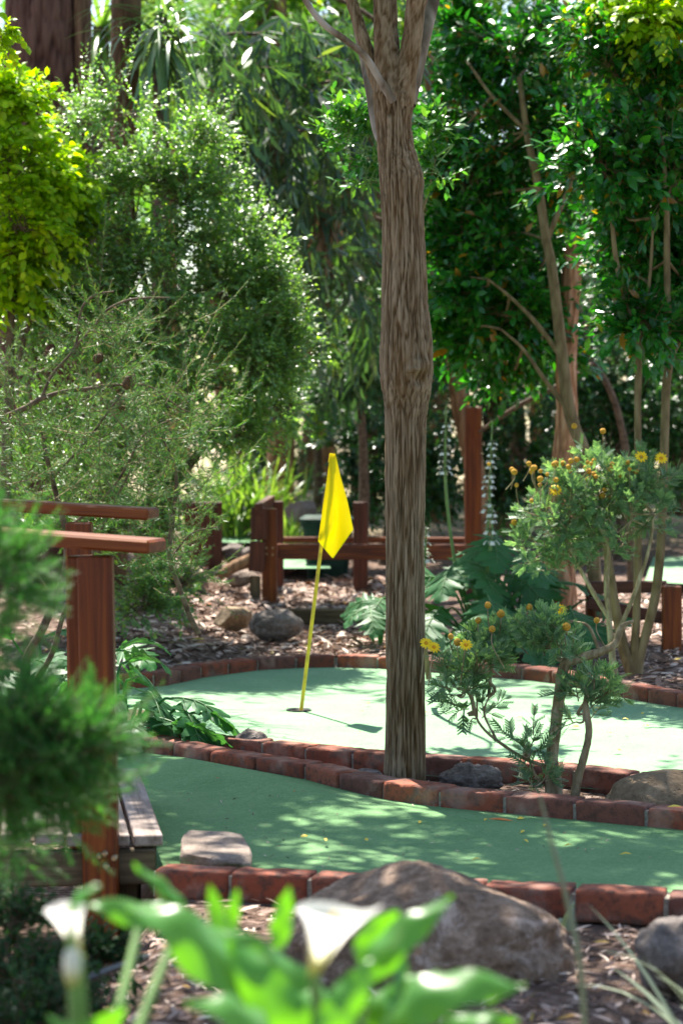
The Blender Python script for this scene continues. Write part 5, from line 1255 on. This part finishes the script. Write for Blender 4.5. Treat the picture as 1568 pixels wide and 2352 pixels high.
for i,(b_,tp,wd,hump,roll) in enumerate([
   ((690,2360,3.9),(300,2085,3.75),.135,.10,1.0),((540,2170,4.1),(185,2075,4.1),.075,.10,.8),((560,2330,4.2),(480,2030,4.2),.060,.05,1.2),((530,2150,4.25),(545,2040,4.25),.03,.05,1.2),
   ((700,2400,3.8),(520,2160,3.8),.10,.12,.9),((800,2330,4.1),(560,2330,4.0),.10,.2,.8),((760,2350,4.1),(520,2130,4.05),.085,.10,1.0),
   ((640,2180,4.15),(665,2035,4.15),.045,.05,1.3),((830,2250,4.05),(1040,2060,4.05),.075,.16,1.0),((830,2210,4.1),(915,2090,4.1),.065,.1,1.0),
   ((880,2370,3.9),(1205,2262,3.85),.105,.30,.85),((830,2370,4.1),(1010,2230,4.1),.075,.2,.9),((900,2380,4.0),(930,2200,4.1),.07,.05,1.2),((740,2380,3.7),(860,2200,3.75),.07,.1,1.0),
   ((640,2420,3.7),(430,2300,3.6),.10,.2,.8),((980,2420,4.0),(1190,2340,3.9),.055,.25,.8)]):
    calla_leaf(t, at4(*b_), at4(*tp), wd, foot+np.array([(b_[0]-780)/sc(3.5)*.4,0,0]), hump, None, roll, i)
t = plant('calla_lily', 'narrow half-closed white calla lily bloom at the lower left, blurred', 'lily', at4(180,2900,3.9))
foot = at4(185,2900,3.9)
calla_flower(t, at4(148,2078,3.9), .036, .09, foot, (-.6,-1), 2, .35, .55)
for i,(b_,tp,wd,hump,roll) in enumerate([((160,2090,3.9),(232,2032,3.9),.035,.2,.6),((150,2480,3.8),(290,2310,3.8),.07,.1,.8),((260,2480,3.8),(110,2330,3.8),.06,.1,.8),((330,2080,4.3),(415,2085,4.3),.028,.1,.4),((425,2090,4.3),(305,1985,4.3),.036,.10,.7)]):
    calla_leaf(t, at4(*b_), at4(*tp), wd, foot, hump, None, roll, 40+i)
g = Geo(); c = at4(166,2215,3.9); tube(g,[c-np.array([0,0,.035]),c-np.array([0,0,.012]),c+np.array([0,0,.012]),c+np.array([0,0,.03])],[.006,.013,.012,.003],12,5); build('flower_bud', g, MAT['spathe'], t)

# ---- background woods
rngb = R(200)
TREES = [(-330,26,300,230,'far'),(-650,24,200,260,'blue'),(1850,25,250,240,'far'),(2150,23,350,240,'far'),(-180,24,700,150,'dark'),(1780,23,800,160,'dark'),(640,26,-40,130,'far'),(830,27,-60,130,'far'),(1010,27,-90,120,'far'),(1330,24.5,900,120,'dark'),(1150,25,700,120,'dark'),(60,27,-150,170,'far'),(420,33,-20,150,'far'),(560,31,120,190,'far'),(760,30,250,170,'far'),(930,29,60,190,'far'),(1010,30,480,160,'far'),(1180,28,520,200,'blue'),(1420,27,560,190,'far'),(1560,28,300,200,'far'),(1250,30,60,220,'far'),(100,26,620,210,'far'),(590,34,560,150,'far'),(730,36,480,150,'far'),(1500,30,700,170,'blue'),(900,31,640,150,'blue')]
WH = ['far leafy tree beyond the left edge past the huge trunk','blue-green tree well beyond the left edge','far leafy tree beyond the right edge','far leafy tree well beyond the right edge','dark low tree beyond the left edge under the golden bush','dark low tree beyond the right edge behind the end fence','yellow-green tree top at the upper edge above the gum leaves','yellow-green tree top at the upper edge left of the fork','yellow-green tree top at the upper edge right of the fork','dark far tree in the shade behind the peeling snag','dark far tree in the shade above the tall square post','far leafy tree behind the huge left trunk','far leafy tree behind the sword-leaved palm','far leafy tree behind the upper gum leaves','far leafy tree behind the middle of the gum foliage','far leafy tree behind the fork of the main trunk','far leafy tree just right of the main trunk at mid height','blue-green far tree behind the slanting glossy stem','far leafy tree behind the peeling snag top','far leafy tree at the right edge behind glossy leaves','far leafy tree behind the top right glossy crown','far leafy tree behind the golden bush','pale distant tree left of the clearing','pale distant tree above the clearing','blue-green far tree at the right edge behind thin stems','blue-green far tree left of the main trunk at mid height']
for i,(u,d,v,ru,mt) in enumerate(TREES):
    t = plant('background_tree', WH[i], 'tree', gnd(u,d), 'background trees'); g = Geo(); c = at(u,v,d)
    tube(g, [gnd(u,d,-.2), gnd(u,d)*.5+c*.5+np.array([rngb.normal(0,.2),0,0]), c+np.array([0,0,.6])], [.16,.12,.05], 12, 8, 0); build('trunk', g, MAT['brownbark' if i%2 else 'tanbark'], t)
    gl, gw = Geo(), Geo(); k_ = d/F; E = [(c+rngb.normal(0,.75,3)*np.array([ru*k_,.8,ru*k_*1.1]), np.array([ru*k_*.62,.7,ru*k_*.6])*rngb.uniform(.75,1.2)) for _ in range(6)]
    crown(gl, gw, E, OV, .12, rngb, nb=13, ns=7, n=8, L=.42, rb=.012, root=[c], ang=.9, droop=.2, rt=.004)
    foliage('crown', gl, gw, MAT[mt], MAT['twig'], t)
# dim trunk beyond the clearing
t = plant('shaded_trunk', 'dark blurred tree trunk standing in the clearing left of the flag top', 'tree', gnd(715,30))
g = Geo(); tube(g, [gnd(712,30,-.1), at(712,1040,30), at(722,960,30), at(740,800,30), at(750,500,30)], [.17,.13,.13,.12,.09], 16, 8); build('trunk', g, MAT['brownbark'], t)
gl, gw = Geo(), Geo(); crown(gl, gw, [ell(750,700,30,110,60), ell(700,620,30,110,70)], OV, .1, R(210), nb=12, ns=7, n=8, L=.4, rb=.012, root=[at(750,500,30)]); foliage('crown', gl, gw, MAT['far'], MAT['twig'], t)
# the wood behind everything reads as one mass
g = Geo(); rng = R(220); gw = Geo()
E=[]
for _ in range(70):
    y = rng.uniform(42,70); x = rng.uniform(-.17,.17)*y*1.15; zz = hgt(x,y)+rng.uniform(.8,6.5)
    E.append((np.array([x,y,zz]), np.array([1.6,1.3,1.4])*rng.uniform(.7,1.3)))
crown(g, None, E, OV, .22, rng, nb=10, ns=7, n=8, L=.7)
tag(build('distant_woods', g, MAT['far']), kind='stuff')

# ---- litter on the mulch
g = Geo(); rng = R(300); P=[]; S=[]; 
def scatter(n, fx, fy, smin, smax, cond=None):
    k_=0
    while k_ < n:
        x, y = fx(), fy(); 
        if cond and not cond(x,y): continue
        P.append((x,y,hgt(x,y)+rng.uniform(.003,.018))); S.append(rng.uniform(smin,smax)); k_+=1
def back_y(x): return float(np.interp(x,[p[0] for p in backline],[p[1] for p in backline]))+.17
scatter(9500, lambda: rng.uniform(-1.7,.45), lambda: rng.uniform(13.9,20.5), .05,.13, lambda x,y: y>back_y(x))
scatter(3200, lambda: rng.uniform(1.1,2.8), lambda: rng.uniform(13,19), .05,.13, lambda x,y: y>back_y(x))
scatter(3800, lambda: rng.uniform(-1.0,1.2), lambda: rng.uniform(5.3,7.6), .025,.075, lambda x,y: y<lane0(x)-.02)
scatter(1600, lambda: rng.uniform(-.9,1.6), lambda: rng.uniform(8.9,11.2), .02,.05, lambda x,y: lane1(x)+.15<y<lane1(x)+.75 and y<float(np.interp(x,[p[0] for p in frontline],[p[1] for p in frontline]))-.01)
for _ in range(420):
    if rng.random() < .6: q = gp(rng.uniform(330,1560), rng.uniform(1800,1995))
    else: q = gp(rng.uniform(420,1560), rng.uniform(1575,1740))
    if lane0(q[0])+.1 < q[1] < lane1(q[0])-.02 or lane1(q[0])+.9 < q[1] < back_y(q[0])-.2: P.append((q[0],q[1],.012+(lane_z(q[0],q[1]) if q[1]<lane1(q[0]) else 0))); S.append(rng.uniform(.008,.024))
scatter(2600, lambda: rng.uniform(-4.5,-1.6), lambda: rng.uniform(9.5,20), .05,.13)
scatter(1500, lambda: rng.uniform(2.6,5), lambda: rng.uniform(6,19), .05,.13)
P=np.array(P); n=len(P); a=rng.uniform(0,2*PI,n); e=rng.normal(0,.22,n); D=np.stack([np.cos(a)*np.cos(e),np.sin(a)*np.cos(e),np.sin(e)],-1); N=unit(np.array([0,0,1.])+rng.normal(0,.35,(n,3)))
place(g, tpl_ovate(.10,.03,.08), P, D, N, np.array(S), rng.uniform(.6,1.6,n))
tag(build('leaf_litter', g, MAT['chip']), kind='stuff')
